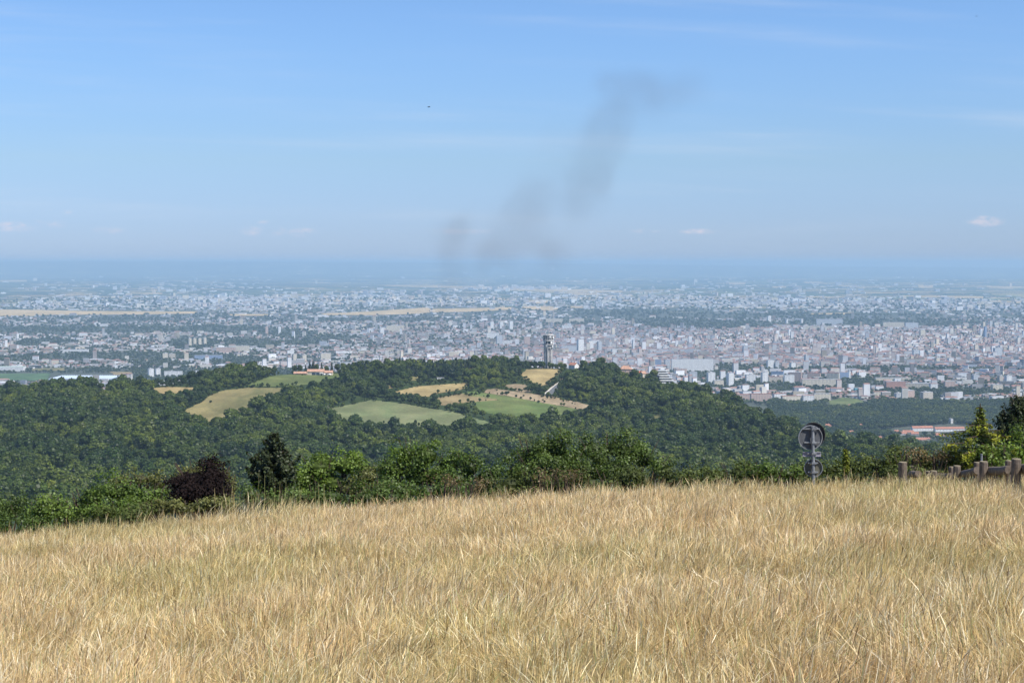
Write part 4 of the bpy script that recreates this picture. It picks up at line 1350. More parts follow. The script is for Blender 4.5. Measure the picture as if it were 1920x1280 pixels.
def bulk_mesh(name, idx, local=False):
    m = len(idx)
    w2, d2, h = cw[idx] / 2, cd[idx] / 2, chh[idx]
    c_, s_ = np.cos(grid_yaw[idx]), np.sin(grid_yaw[idx])
    ox = np.zeros(m) if local else cX[idx]
    oy = np.zeros(m) if local else cY[idx]
    oz = np.zeros(m) if local else cZ[idx]
    rh = np.where(pitched[idx], np.minimum(cd[idx] * .26, 3.6), .15)
    over = np.where(pitched[idx], .5, 0.0)
    tw = np.where(pitched[idx], w2 * .72, w2 * .98)
    td = np.where(pitched[idx], .25, d2 * .98)
    layers = [(w2, d2, np.full(m, -4.0)), (w2, d2, h), (w2 + over, d2 + over, h), (tw, td, h + rh)]
    Vv = []
    for a, b, z in layers:
        for i_, j_ in ((-1, -1), (1, -1), (1, 1), (-1, 1)):
            px, py = i_ * a, j_ * b
            Vv.append(np.stack([ox + px * c_ - py * s_, oy + px * s_ + py * c_, oz + z], -1))
    Vv = np.stack(Vv, 1)                                   # m,16,3
    fs, fc = [], []
    for L0, L1, who in ((0, 1, 0), (2, 3, 1)):
        for k_ in range(4):
            fs.append((L0 * 4 + k_, L0 * 4 + (k_ + 1) % 4, L1 * 4 + (k_ + 1) % 4, L1 * 4 + k_)); fc.append(who)
    fs.append((12, 13, 14, 15)); fc.append(1)
    fs = np.array(fs)
    Ff = (np.arange(m)[:, None, None] * 16 + fs[None]).reshape(-1, 4)
    cc = np.where((np.array(fc) == 0)[None, :, None], wcol[idx][:, None, :], rcol[idx][:, None, :]).reshape(-1, 3)
    return mesh_np(name, Vv.reshape(-1, 3), Ff, M_CITY, col=cc)


M_CITY = attr_mat('city_render_and_tiles', .8, .14, .05, .2)
print('city candidates', n)
# individual houses: those that show largest
vis = (cu > 6) & (cu < 1914) & (cY < 6600)
_, yr_c = ridge(cu)
sil = np.interp(cu, U_T, V_T) - 14
vis &= cvv < sil - 2
cand = np.where(vis)[0]
cand = cand[np.argsort(-(cw[cand] * (chh[cand] + 4)) / cY[cand] ** 2)][:170]
CL = [(b[0], b[1], 'the ' + b[7]) for b in BLOCKS]
SHORT = [(1298, 690, 'the very long white slab'), (1333, 712, 'the gridded pale tower'), (1369, 716, 'the tallest pale tower by the slope'), (1407, 712, 'the boxy glazed white tower'), (1454, 712, 'the ochre red-roofed block'), (1492, 710, 'the tall dark slab'),
         (1537, 719, 'the long cream scalloped row'), (1580, 707, 'the blue-grey block'), (1611, 730, 'the turquoise hall'), (1426, 746, 'the large pink tenement'), (1484, 748, 'the long red-roofed block'), (1541, 745, 'the pale block over the clearing'),
         (1687, 742, 'the grey block over the far wood'), (1737, 745, 'the brown sloping slab'), (1674, 711, 'the very long low cream block'), (1678, 722, 'the red-brick flats'), (1720, 723, 'the row of cream cubes'), (1780, 721, 'the brownish flat-roofed block'),
         (1869, 726, 'the cream box-shaped hall'), (1890, 712, 'the white edge tower'), (1868, 747, 'the white angled hall'), (283, 700, 'the two bright white towers'), (325, 700, 'the low white flats'), (391, 670, 'the long blue-fronted hall'),
         (140, 659, 'the wide commercial hall'), (22, 690, 'the sports hall'), (75, 685, 'the floodlight masts'), (150, 705, 'the greenhouses'), (310, 668, 'the cream pair of blocks'), (424, 656, 'the long pinkish slab'), (370, 642, 'the row of four towers'), (32, 632, 'the white factory chimney'),
         (560, 672, 'the cream towers behind the farmhouse'), (200, 690, 'the bare strip behind the greenhouses'), (1512, 680, 'the pale blue high-rise'), (1444, 684, 'the striped white block'), (1397, 658, 'the grey high-rise above the park'), (1757, 678, 'the cream arched block'),
         (1717, 662, 'the grey old-town tower'), (1870, 662, 'the bluish tower cluster'), (1780, 745, 'the treetops left of the cedar'), (1830, 742, 'the tip of the golden cedar'), (230, 660, 'the tree belt of the left suburb'), (460, 690, 'the wooded rise left of the farmhouse'), (1600, 690, 'the river park'), (1028, 640, 'the concrete tower'), (1076, 676, 'the white-gabled hill house'), (1174, 674, 'the orange villa'), (1187, 642, 'the thin white high-rise'), (1107, 650, 'the stepped white tower'), (988, 640, 'the dusky pink tower'), (1124, 650, 'the dark blue tower'), (1247, 695, 'the terrace flats'), (936, 637, 'the grey twin-sided tower'), (1160, 658, 'the saw-toothed flats'), (716, 620, 'the white tower by the smoke'), (640, 655, 'the farmhouse chimney'), (780, 650, 'the dark hilltop pines'), (870, 655, 'the middle of the ridge'), (500, 640, 'the pinkish slender tower')]


def near_words(u, v, marks):
    best = sorted(marks, key=lambda q: (q[0] - u) ** 2 + (2.5 * (q[1] - v)) ** 2)[0]
    du, dv = u - best[0], v - best[1]
    d = math.hypot(du, 2.5 * dv)
    if abs(dv) * 2.5 > abs(du):
        w_ = 'above' if dv < 0 else 'below'
    else:
        w_ = 'left of' if du < 0 else 'right of'
    return ('just ' if d < 18 else ('a little ' if d < 40 else 'well ')) + w_ + ' ' + best[2]


WN = ['white', 'cream', 'pinkish', 'beige', 'bright white', 'grey', 'yellowish']
for q in cand:
    ii = np.array([q])
    kd = 'shed' if shed[q] else ('block' if blockb[q] else 'house')
    nm = 'shed' if shed[q] else ('apartment_block' if blockb[q] else 'house')
    o = link(nm, bulk_mesh(nm, ii, True), loc=(float(cX[q]), float(cY[q]), float(cZ[q])))
    wn = WN[int(np.argmin(np.abs(WALLS - wcol[q]).sum(1)))]
    rn = ('low ' if chh[q] < 8 else ('tall ' if chh[q] > 17 else '')) + ('narrow ' if cw[q] < 14 else ('wide ' if cw[q] > 30 else '')) + ('red-roofed' if pitched[q] else 'flat-roofed')
    tag(o, '%s %s %s %s' % (wn, rn, kd, near_words(cu[q], cvv[q] - 2, SHORT)), 'house' if nm == 'house' else ('shed' if nm == 'shed' else 'apartment block'), 'smaller buildings of the nearer suburbs')
mask = np.ones(n, bool); mask[cand] = False
o = link('city_buildings', bulk_mesh('city_buildings', np.where(mask)[0]))
tag(o, 'countless white and red-roofed buildings of the city on the plain', 'city', kind='stuff')

# far towns and warehouses, mere specks of white
def far_towns():
    Vv, Ff, Cc = [], [], []
    towns = [(450, 566, 170, 12, 1100), (80, 573, 50, 6, 200), (900, 566, 200, 10, 500), (1460, 566, 320, 9, 1100), (1800, 575, 130, 8, 500), (200, 565, 150, 10, 260), (980, 541, 120, 3, 260), (1200, 560, 120, 10, 260), (300, 540, 260, 12, 260), (1500, 540, 380, 14, 330), (700, 560, 90, 10, 330), (950, 552, 300, 14, 260), (1000, 520, 900, 12, 160)]
    for (tu, tv, ru, rv, nn) in towns:
        for _ in range(int(nn * .7)):
            u, v = rnd.gauss(tu, ru * .55), rnd.gauss(tv, rv * .6)
            if v < 505 or v > 600: continue
            X, Y, Z = (float(q) for q in plain_hit(u, v))
            k = (Y / 15000) ** .6
            w_, d_, h_ = rnd.uniform(14, 70) * k, rnd.uniform(12, 40) * k, rnd.uniform(6, 16) * k * (2.6 if rnd.random() < .1 else 1)
            a = rnd.gauss(0, .3)
            n0 = len(Vv)
            for z in (Z - 8, Z + h_):
                for sx, sy in ((-1, -1), (1, -1), (1, 1), (-1, 1)):
                    px, py = sx * w_ / 2, sy * d_ / 2
                    Vv.append((X + px * math.cos(a) - py * math.sin(a), Y + px * math.sin(a) + py * math.cos(a), z))
            c = WALLS[rnd.randrange(7)]; r_ = ROOFS_F[rnd.randrange(5)] * 1.15 if rnd.random() < .7 else ROOFS_T[rnd.randrange(4)]
            for k_ in range(4):
                Ff.append((n0 + k_, n0 + (k_ + 1) % 4, n0 + 4 + (k_ + 1) % 4, n0 + 4 + k_)); Cc.append(c)
            Ff.append((n0 + 4, n0 + 5, n0 + 6, n0 + 7)); Cc.append(r_)
    o = link('distant_towns', mesh_np('distant_towns', Vv, np.array(Ff), M_CITY, col=np.array(Cc)))
    tag(o, 'far towns and warehouses as pale specks beyond the city', 'towns', kind='stuff')


far_towns()
pb = tower_block(905, 566.5, 58, 3, M_WHITE, 'very long low white factory hall beyond the wheat strips', name='factory_hall', cat='factory', windows=False, topbox=False, depth=80, yaw=.02)
tower_block(139, 581.5, 19, 2.2, M_WHITE, 'long white hall just above the left wheat strip', name='factory_hall', cat='factory', windows=False, topbox=False, depth=60, yaw=.02)

# ---- trees of the plain
FARLO = []
for nm, kind, sd in (('broad_tree', 'broad', 11), ('broad_tree', 'broad', 12), ('slender_tree', 'tall', 13)):
    Vv, Ff, Cc = far_crown(kind, sd, 150, 1.5)
    FARLO.append((nm, kind, mesh_np(nm, Vv, Ff, M_FOREST, col=Cc * .8)))
pts = []
def plain_trees(nc, vlo, vhi, fn, sc0, sc1, power=1.0):
    u = rng.uniform(-160, 2080, nc)
    v = vlo + (vhi - vlo) * rng.random(nc) ** power
    X, Y, Z = plain_hit(u, v)
    keep = rng.random(nc) < fn(u, v, X, Y)
    keep &= ~in_plain_field(u, v)
    keep &= ~((u > 84) & (u < 225) & (v < 716) & (v > 699.5))
    vr, yr = ridge(u)
    keep &= Y > yr + 420
    for a, b, c in tk:
        keep &= ~((np.abs(X - a) < c) & (Y > b - 25) & (Y < b + 20))
    X, Y, Z, u, v = (q[keep] for q in (X, Y, Z, u, v))
    sc = rng.uniform(sc0, sc1, len(X)) * np.clip(Y / 6000, 1, 2.2)
    pts.append(np.stack([X, Y, Z, sc], 1))


plain_trees(52000, 598, 760, lambda u, v, X, Y: np.clip(.36 + .95 * greenness(u, v) + .30 * (v > 640) * (u < 760) + .30 * (v > 700) * (u > 1290), 0, 1), .6, 1.15)
plain_trees(9000, 560, 600, lambda u, v, X, Y: np.clip(.25 + .6 * greenness(u, v) + .2 * wob(X, Y, 700, 2), 0, 1), .8, 1.3)
X, Y = jgrid(150, 1750, 2550, 4700, 9.5)
Z = T(X, Y)
U, Vp = pixel(X, Y, Z)
vk = inpoly(U, Vp, WOODS2) & ~in_plain_field(U, Vp)
low = (Y < 3500) & (U > 1480) & (rng.random(len(X)) < .8) & (U < 1990)
vill = (U > 1668) & (U < 1830) & (Vp > 803) & (Vp < 830)
low &= ~(vill & (rng.random(len(X)) < .55))
k = (vk | low)
for a, b, c in tk:
    k &= ~((np.abs(X - a) < c) & (Y > b - 75) & (Y < b + 18) & (Y < 3700)) & ~((np.abs(X - a) < c) & (Y > b - 30) & (Y < b + 15))
wood = np.stack([X[k], Y[k], Z[k], rng.uniform(.8, 1.45, k.sum())], 1)
pts.append(wood)
pts = np.concatenate(pts)
m = len(pts)
print('plain trees', m)
scatter('plain_woods', pts[:, :3] - [0, 0, .4], np.stack([np.zeros(m), np.zeros(m), rng.uniform(0, 6.28, m)], 1),
        pts[:, 3:4] * np.stack([rng.uniform(.95, 1.3, m), rng.uniform(.95, 1.3, m), rng.uniform(.85, 1.1, m)], 1), rng.choice(3, m, p=[.42, .42, .16]), protos(FARLO),
        'dark belts of trees and woods between the houses of the plain', 'woods')

# ------------------------------------------------------------------ near trees and hedge
def lobes_to_leaves(lobes, Y0, seed, leaf, dens, depth=.8, clump=.26, vary=.25, tint=None):
    """lobes: (u, v, ru, rv, dY) in photo pixels at distance Y0. returns V, F, C"""
    r = np.random.default_rng(seed)
    Vs, Fs, Cs = [], [], []
    off = 0
    for (lu, lv, ru, rv, dy) in lobes:
        Yq = Y0 + dy
        c = np.array(P(lu, lv, Yq))
        rx, rz = ru * Yq / FPX, rv * Yq / FPX
        ry = max(min(rx, rz * 1.6), .4) * depth
        area = 4 * math.pi * (rx * ry + rx * rz + ry * rz) / 3
        nc = max(6, int(area / (clump * clump * 2.2) * dens))
        # boughs: smaller lumps over the lobe, leaf clusters on the outside of each lump
        ns = max(5, int(7 * (rx * rz) ** .5 * 1.6))
        sd = r.normal(size=(ns, 3)); sd /= np.linalg.norm(sd, axis=1, keepdims=True)
        sd[:, 1] = np.where((sd[:, 1] > .3) & (r.random(ns) < .5), -sd[:, 1], sd[:, 1])
        sc_ = c + sd * np.array([rx, ry, rz]) * r.uniform(.45, .78, (ns, 1))
        sr = np.array([rx, ry, rz]) * r.uniform(.26, .46, (ns, 1))
        stone = r.uniform(.78, 1.22, ns)
        which = r.integers(0, ns, nc)
        d = r.normal(size=(nc, 3)); d /= np.linalg.norm(d, axis=1, keepdims=True)
        d[:, 2] = np.where((d[:, 2] < -.1) & (r.random(nc) < .7), -d[:, 2], d[:, 2])
        cc = sc_[which] + d * sr[which] * r.uniform(.8, 1.08, (nc, 1))
        d = d + sd[which] * .4
        tone = r.uniform(1 - vary, 1 + vary, nc) * stone[which]
        per = 44
        li = np.repeat(np.arange(nc), per)
        off3 = r.normal(size=(nc * per, 3)) * clump * np.array([.55, .55, .40])
        pts_ = cc[li] + off3
        nn = off3 / clump + d[li] * .6 + r.normal(size=(nc * per, 3)) * .55 + np.array([0, 0, .25])
        Vv, Ff = quads_at(pts_, nn, leaf, seed=seed * 13 + len(Vs))
        col = (tone[li] * r.uniform(.75, 1.25, nc * per))[:, None] * np.ones(3)
        if tint is not None:
            col = col * np.array(tint)
        Vs.append(Vv); Fs.append(Ff + off); Cs.append(col); off += len(Vv)
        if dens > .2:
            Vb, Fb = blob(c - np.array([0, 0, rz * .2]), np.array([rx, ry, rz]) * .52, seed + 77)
            Vs.append(Vb); Fs.append(Fb + off); Cs.append(np.full((len(Fb), 3), .5)); off += len(Vb)  # added core blocks light; its dark tone stands for shade inside the foliage
    return np.concatenate(Vs), np.concatenate(Fs), np.concatenate(Cs)


def near_tree(name, label, cat, lobes, Y0, matl, seed, leaf=.062, dens=.75, clump=.26, trunk=True, group=None, depth=.8, vary=.25, twigs=0):
    lobes = [tuple(l) + (0,) * (5 - len(l)) for l in lobes]
    cu_ = sum(l[0] * l[2] for l in lobes) / sum(l[2] for l in lobes)
    s, _ = slopes(cu_, 900)
    X = float(s) * Y0
    zg = float(T(X, Y0))
    base = Vector((X, Y0, zg))
    e = empty(name, base, label, cat, group)
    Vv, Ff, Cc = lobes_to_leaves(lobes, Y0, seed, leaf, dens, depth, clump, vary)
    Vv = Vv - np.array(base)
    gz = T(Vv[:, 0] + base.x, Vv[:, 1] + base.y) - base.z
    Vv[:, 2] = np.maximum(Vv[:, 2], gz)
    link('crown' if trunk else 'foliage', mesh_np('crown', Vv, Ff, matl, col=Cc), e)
    r = random.Random(seed)
    m = MB()
    # trunk with limbs reaching into every lobe
    tops = [P(l[0], l[1], Y0 + l[4]) - base for l in lobes]
    mid = sum(tops, Vector()) / len(tops)
    if trunk:
        fork = Vector((mid.x * .5, 0, max(.8, mid.z * .55)))
        m.tube([(0, 0, -.4), (fork.x * .4, 0, fork.z * .5), fork], [.20, .16, .13], 8)
        starts = [fork] * len(tops)
    else:
        starts = [Vector((t.x * .8, t.y * .5, -.2 + float(T(t.x * .8 + base.x, base.y)) - base.z)) for t in tops]
    for t, l, st in zip(tops, lobes, starts):
        q = (st + t) / 2 + Vector((r.uniform(-.2, .2), r.uniform(-.2, .2), .2))
        m.tube([st, q, t], [.10, .065, .035], 5)
        for _ in range(7):
            ru, rv = l[2] * Y0 / FPX, l[3] * Y0 / FPX
            e2 = t + Vector((r.uniform(-1, 1) * ru * .9, r.uniform(-.7, .7) * ru * .6, r.uniform(-.3, 1) * rv * .95))
            m.tube([q, (q + e2) / 2 + Vector((0, 0, .1)), e2], [.05, .03, .012], 4)
    m.build('trunk' if trunk else 'branches', M_BARK, e)
    return e


L_GREEN = leaf_mat('fresh_green_leaves', [(0.115, 0.175, 0.030)], .38)
L_LIME = leaf_mat('light_green_leaves', [(0.155, 0.225, 0.040)], .4)
L_MID = leaf_mat('mid_green_leaves', [(0.085, 0.130, 0.026)], .35)
L_OAK = leaf_mat('dark_oak_leaves', [(0.080, 0.120, 0.022)], .3)
L_HEDGE = leaf_mat('hedge_leaves', [(0.088, 0.112, 0.028)], .3, rough=.6, spec=.2)
L_OLIVE = leaf_mat('olive_leaves', [(0.15, 0.155, 0.045)], .35)
L_PURP = leaf_mat('purple_leaves', [(0.017, 0.011, 0.010)], .1, rough=.85, spec=.08)
L_BROWN = leaf_mat('brownish_seedheads', [(0.16, 0.115, 0.055)], .35)
L_DARKC = leaf_mat('dark_conifer_sprays', [(0.034, 0.046, 0.014)], .12)
L_GOLD = leaf_mat('golden_conifer_sprays', [(0.185, 0.21, 0.026)], .32)

HB = 'bushes and trees beyond the meadow edge'
NT_ = near_tree
NT_('bush', 'spreading green bushes at the lower left end of the meadow edge', 'bush', [(20, 950, 55, 28), (-40, 955, 50, 38), (70, 968, 55, 26, -1), (-10, 985, 60, 25, -2), (60, 990, 60, 22, -3), (-90, 960, 50, 34)], 50, L_MID, 101, trunk=False, group=HB)
NT_('bush', 'yellowish green shrub among the darker bushes at the lower left', 'bush', [(92, 944, 30, 26), (120, 960, 34, 22), (75, 958, 24, 20)], 49, L_LIME, 102, trunk=False, group=HB, vary=.18)
NT_('bush', 'big fresh green bush left of the purple shrub', 'bush', [(168, 930, 42, 28), (222, 915, 48, 30), (270, 925, 40, 32), (195, 955, 60, 28, -1), (248, 960, 50, 26, -1), (145, 955, 36, 24)], 50, L_GREEN, 103, trunk=False, group=HB)
NT_('bush', 'thin olive brown bush top above the big fresh green bush', 'bush', [(262, 896, 34, 18), (225, 905, 24, 12), (295, 905, 24, 20)], 54, L_OLIVE, 104, trunk=False, group=HB, dens=.3)
NT_('bush', 'dark shaded bush right below the big fresh green bush', 'bush', [(205, 975, 50, 22), (255, 968, 42, 24), (150, 983, 44, 18)], 45.5, L_HEDGE, 105, trunk=False, group=HB)
NT_('purple_shrub', 'round dark purple-leaved shrub with a green rim of leaves', 'shrub', [(370, 898, 54, 40), (340, 918, 34, 30), (405, 912, 38, 34), (372, 925, 62, 28, -1)], 51, L_PURP, 106, leaf=.065, dens=1.3, trunk=True, vary=.12)
NT_('shrub', 'green leafy shrub showing around the top of the purple one', 'shrub', [(372, 882, 42, 26), (412, 895, 34, 30), (432, 912, 22, 26), (340, 893, 20, 20)], 53.5, L_OLIVE, 107, trunk=True, dens=.42)
NT_('bush', 'low yellow green weeds below the purple shrub', 'bush', [(300, 955, 34, 16), (345, 952, 34, 14), (392, 945, 30, 16), (265, 970, 30, 14), (430, 948, 26, 18)], 46, L_OLIVE, 108, trunk=False, group=HB, clump=.18, leaf=.06)
NT_('tree', 'bushy light green tree right of the dark conifer', 'tree', [(600, 872, 42, 32), (648, 868, 40, 28), (574, 892, 32, 28), (682, 888, 24, 22), (625, 900, 60, 28), (565, 915, 36, 26)], 56, L_LIME, 109, leaf=.072, dens=.6, group=HB)
NT_('bush', 'olive bush with brownish top in front of the light green tree', 'bush', [(690, 893, 32, 15), (660, 915, 46, 18), (720, 912, 28, 16)], 50.5, L_OLIVE, 110, trunk=False, group=HB, leaf=.06)
NT_('bush', 'low green scrub under the light green tree', 'bush', [(560, 930, 44, 20), (620, 928, 48, 22), (680, 930, 46, 22), (510, 935, 36, 18), (470, 925, 26, 18), (730, 930, 40, 22)], 47.5, L_MID, 111, trunk=False, group=HB)
NT_('tree', 'mid-green tree with two soft peaks left of the gap before the oak', 'tree', [(762, 848, 30, 34), (800, 850, 40, 30), (742, 876, 34, 30), (842, 868, 34, 28), (790, 888, 60, 30), (720, 895, 20, 24)], 60, L_GREEN, 112, leaf=.07, dens=.6, group=HB)
NT_('tree', 'darker small tree between the two-peaked tree and the oak', 'tree', [(882, 872, 28, 28), (912, 890, 32, 26), (860, 895, 34, 28)], 57, L_MID, 113, leaf=.07, dens=.6, group=HB)
NT_('tree', 'broad dark oak, the left half of the biggest clump', 'tree', [(1000, 850, 40, 36), (1042, 834, 44, 34), (968, 880, 34, 30), (1020, 880, 60, 34, -1), (1075, 862, 38, 34)], 58, L_OAK, 114, leaf=.072, dens=.7, group=HB)
NT_('tree', 'broad dark oak, the right half of the biggest clump', 'tree', [(1112, 838, 40, 32), (1160, 836, 44, 30), (1205, 852, 40, 32), (1240, 872, 28, 24), (1150, 875, 60, 34, -1), (1100, 880, 50, 34)], 61, L_OAK, 115, leaf=.072, dens=.7, group=HB)
NT_('hedge', 'dark tangled hedge under the two-peaked tree', 'hedge', [(745, 915, 40, 24), (800, 918, 44, 26), (850, 915, 42, 26), (770, 938, 46, 18, -1), (840, 935, 46, 18, -1), (700, 938, 34, 16)], 49, L_MID, 116, trunk=False, group='stretches of the hedge')
NT_('hedge', 'very dark shaded hedge in front of the oaks', 'hedge', [(905, 915, 40, 26), (955, 905, 42, 32), (1005, 905, 40, 32), (1055, 908, 42, 28), (930, 935, 50, 18, -1), (1010, 930, 56, 18, -1)], 49, L_HEDGE, 117, trunk=False, group='stretches of the hedge')
NT_('hedge', 'tangled hedge with dry twigs under the right oak', 'hedge', [(1105, 905, 44, 26), (1155, 902, 42, 28), (1205, 900, 42, 26), (1255, 900, 40, 24), (1130, 922, 56, 16, -1), (1225, 918, 50, 16, -1)], 48.5, L_HEDGE, 118, trunk=False, group='stretches of the hedge')
NT_('hedge', 'lower hedge between the oaks and the road signs', 'hedge', [(1300, 893, 40, 20), (1345, 888, 38, 20), (1388, 884, 38, 20), (1325, 906, 60, 14, -1), (1400, 900, 50, 15, -1)], 48, L_HEDGE, 119, trunk=False, group='stretches of the hedge')
NT_('bush', 'rounded brighter green bush left of the road signs', 'bush', [(1440, 880, 34, 18), (1412, 886, 26, 14), (1475, 886, 28, 15), (1450, 898, 56, 12)], 47, L_GREEN, 120, trunk=False, group=HB)
NT_('hedge', 'hedge behind and right of the road signs', 'hedge', [(1520, 885, 36, 18), (1562, 880, 36, 18), (1605, 874, 36, 20), (1540, 898, 54, 12, -1), (1600, 892, 50, 14, -1), (1490, 892, 30, 14)], 48, L_HEDGE, 121, trunk=False, group='stretches of the hedge')
NT_('hedge', 'brownish-tipped hedge behind the log posts', 'hedge', [(1650, 868, 36, 20), (1692, 862, 36, 22), (1735, 862, 36, 22), (1778, 866, 36, 20), (1670, 888, 50, 14, -1), (1745, 884, 60, 16, -1), (1815, 874, 34, 18)], 47, L_HEDGE, 122, trunk=False, group='stretches of the hedge')
NT_('bush', 'pale green shrub at the right end behind the log rail', 'bush', [(1885, 850, 34, 22), (1925, 842, 34, 30), (1860, 862, 30, 20), (1960, 850, 40, 34), (1900, 872, 50, 16, -1)], 45, L_LIME, 123, trunk=False, group=HB, leaf=.06)
NT_('bush', 'tall green thicket right of the golden cedar under the dark cypress', 'bush', [(1915, 815, 26, 28), (1950, 810, 30, 30)], 50, L_MID, 124, trunk=True, group=HB, leaf=.06)
for nm_, lb_, uu, vv_, Y_ in (('twiggy_shrub', 'sparse brown twiggy growth on the hedge under the oaks', 1010, 890, 47.6), ('twiggy_shrub', 'sparse brown twiggy growth on the hedge by the log posts', 1700, 852, 46.2), ('twiggy_shrub', 'dry brown twigs in the hedge left of the dark stretch', 835, 905, 47.5)):
    NT_(nm_, lb_, 'shrub', [(uu, vv_, 42, 12), (uu + 50, vv_ + 3, 36, 10)], Y_, L_BROWN, 130 + uu, trunk=False, leaf=.045, dens=.13, clump=.2, group='dry twigs in the hedge')


def conifer(name, label, u, vtop, vbase, wpx, Y0, matl, seed, tiers, droop, leaders=1, leaf=.055, gold=False, upturn=0.0, shag=1.0, prof=None, cut=1.0):
    """trunk, whorls of boughs, hanging sprays"""
    r = np.random.default_rng(seed)
    pr = random.Random(seed)
    top = P(u, vtop, Y0)
    zb = P(u, vbase, Y0).z
    X = top.x
    zg = float(T(X, Y0))
    base = Vector((X, Y0, zg))
    e = empty(name, base, label, 'conifer')
    H = top.z - zg
    Rm = wpx * Y0 / FPX / 2
    z_low = zb - zg
    tb = MB()
    pts_, nn_, tt_ = [], [], []
    lead = [(0, 0, 1.0)] + [(pr.uniform(-.25, .25) * Rm * 1.5, pr.uniform(-.2, .2) * Rm, pr.uniform(.82, .95)) for _ in range(leaders - 1)]
    for (lx, ly, lh) in lead:
        tb.tube([(0, 0, -.4), (lx * .4, ly * .4, H * .35), (lx, ly, H * lh * .99)], [.17, .11, .015], 7)
        for k in range(tiers):
            f = (k + pr.uniform(0, .6)) / tiers
            z = z_low + (H * lh - z_low) * f
            rad = Rm * float(np.interp(f, *prof)) * pr.uniform(.7, 1.12)
            rad *= 1.0 if leaders == 1 else .8
            nb = 6 if f < .8 else 4
            for b in range(nb):
                a = b * 2 * math.pi / nb + pr.uniform(0, 1.2) + k
                L_ = rad * pr.uniform(.7, 1.15)
                dx, dy = math.cos(a), math.sin(a)
                px = [Vector((lx * f, ly * f, z))]
                seg = 5
                for q in range(1, seg + 1):
                    g = q / seg
                    px.append(Vector((lx * f + dx * L_ * g, ly * f + dy * L_ * g, z - droop * L_ * g * g * .8 + upturn * L_ * g ** 3)))
                tb.tube([px[0], px[2], px[5]], [.035, .02, .006], 4)
                m_ = int(90 * L_ / .6) + 20
                g = r.uniform(.12, 1.03, m_)
                gi = np.minimum((g * seg).astype(int), seg - 1)
                fr = g * seg - gi
                A_ = np.array(px)[gi]; B_ = np.array(px)[gi + 1]
                c = A_ + (B_ - A_) * fr[:, None]
                side = np.array([-dy, dx, 0.0])
                spread = (.04 + .22 * L_ * (1.15 - g))[:, None] * r.uniform(-1, 1, (m_, 1)) * cut
                hang = -np.abs(r.normal(size=m_)) * .10 * shag
                c = c + side * spread + np.stack([r.normal(size=m_) * .03, r.normal(size=m_) * .03, hang], 1)
                pts_.append(c)
                nn_.append(np.stack([dx * .5 + r.normal(size=m_) * .5, dy * .5 + r.normal(size=m_) * .5, .6 + r.normal(size=m_) * .4], 1))
                tip = np.clip((g - .45) / .55, 0, 1) * np.clip(1 + hang / .2, .3, 1)
                tone = r.uniform(.7, 1.25, m_) * pr.uniform(.8, 1.15)
                if gold:
                    yel = (tip * pr.choice([.3, .8, 1.3, 1.9]))[:, None]
                    col = tone[:, None] * (np.array([[.50, .62, .75]]) * (1 - np.clip(yel, 0, 1)) + np.array([[1.45, 1.28, .7]]) * np.clip(yel, 0, 1.3))
                else:
                    col = tone[:, None] * np.ones((1, 3)) * (.8 + .5 * tip[:, None])
                tt_.append(col)
    C_ = np.concatenate(pts_); N_ = np.concatenate(nn_)
    Vv, Ff = quads_at(C_, N_, leaf * 1.9, asp=.55, seed=seed)
    link('crown', mesh_np('crown', Vv, Ff, matl, col=np.concatenate(tt_)), e)
    tb.build('trunk', M_BARK, e)
    return e


conifer('dark_conifer', 'dark shaggy conifer with two leaders between the purple shrub and the light green tree', 514, 808, 920, 122, 55, L_DARKC, 201, 12, .02, leaders=4, upturn=.55, shag=.6, leaf=.055, prof=([0, .2, .45, .7, 1], [.85, 1, .85, .5, .08]), cut=.7)
conifer('golden_conifer', 'golden-green conifer with drooping tiers behind the log rail', 1838, 753, 866, 168, 46, L_GOLD, 202, 10, .16, gold=True, leaf=.04, shag=1.7, upturn=.12, prof=([0, .3, .45, .58, .66, 1], [1, .95, .9, .6, .2, .06]), cut=.55)
conifer('cypress', 'dark bronze-green cypress cut by the picture edge behind the golden conifer', 1912, 742, 850, 92, 56, L_DARKC, 203, 18, -.5, leaders=4, upturn=.5, leaf=.05, prof=([0, .5, .8, 1], [1, .95, .6, .1]))
conifer('young_conifer', 'tiny young conifer tip sticking out of the hedge right of the signs', 1586, 838, 878, 14, 46.5, L_GOLD, 204, 7, .1, leaf=.035, prof=([0, 1], [1, .1]))

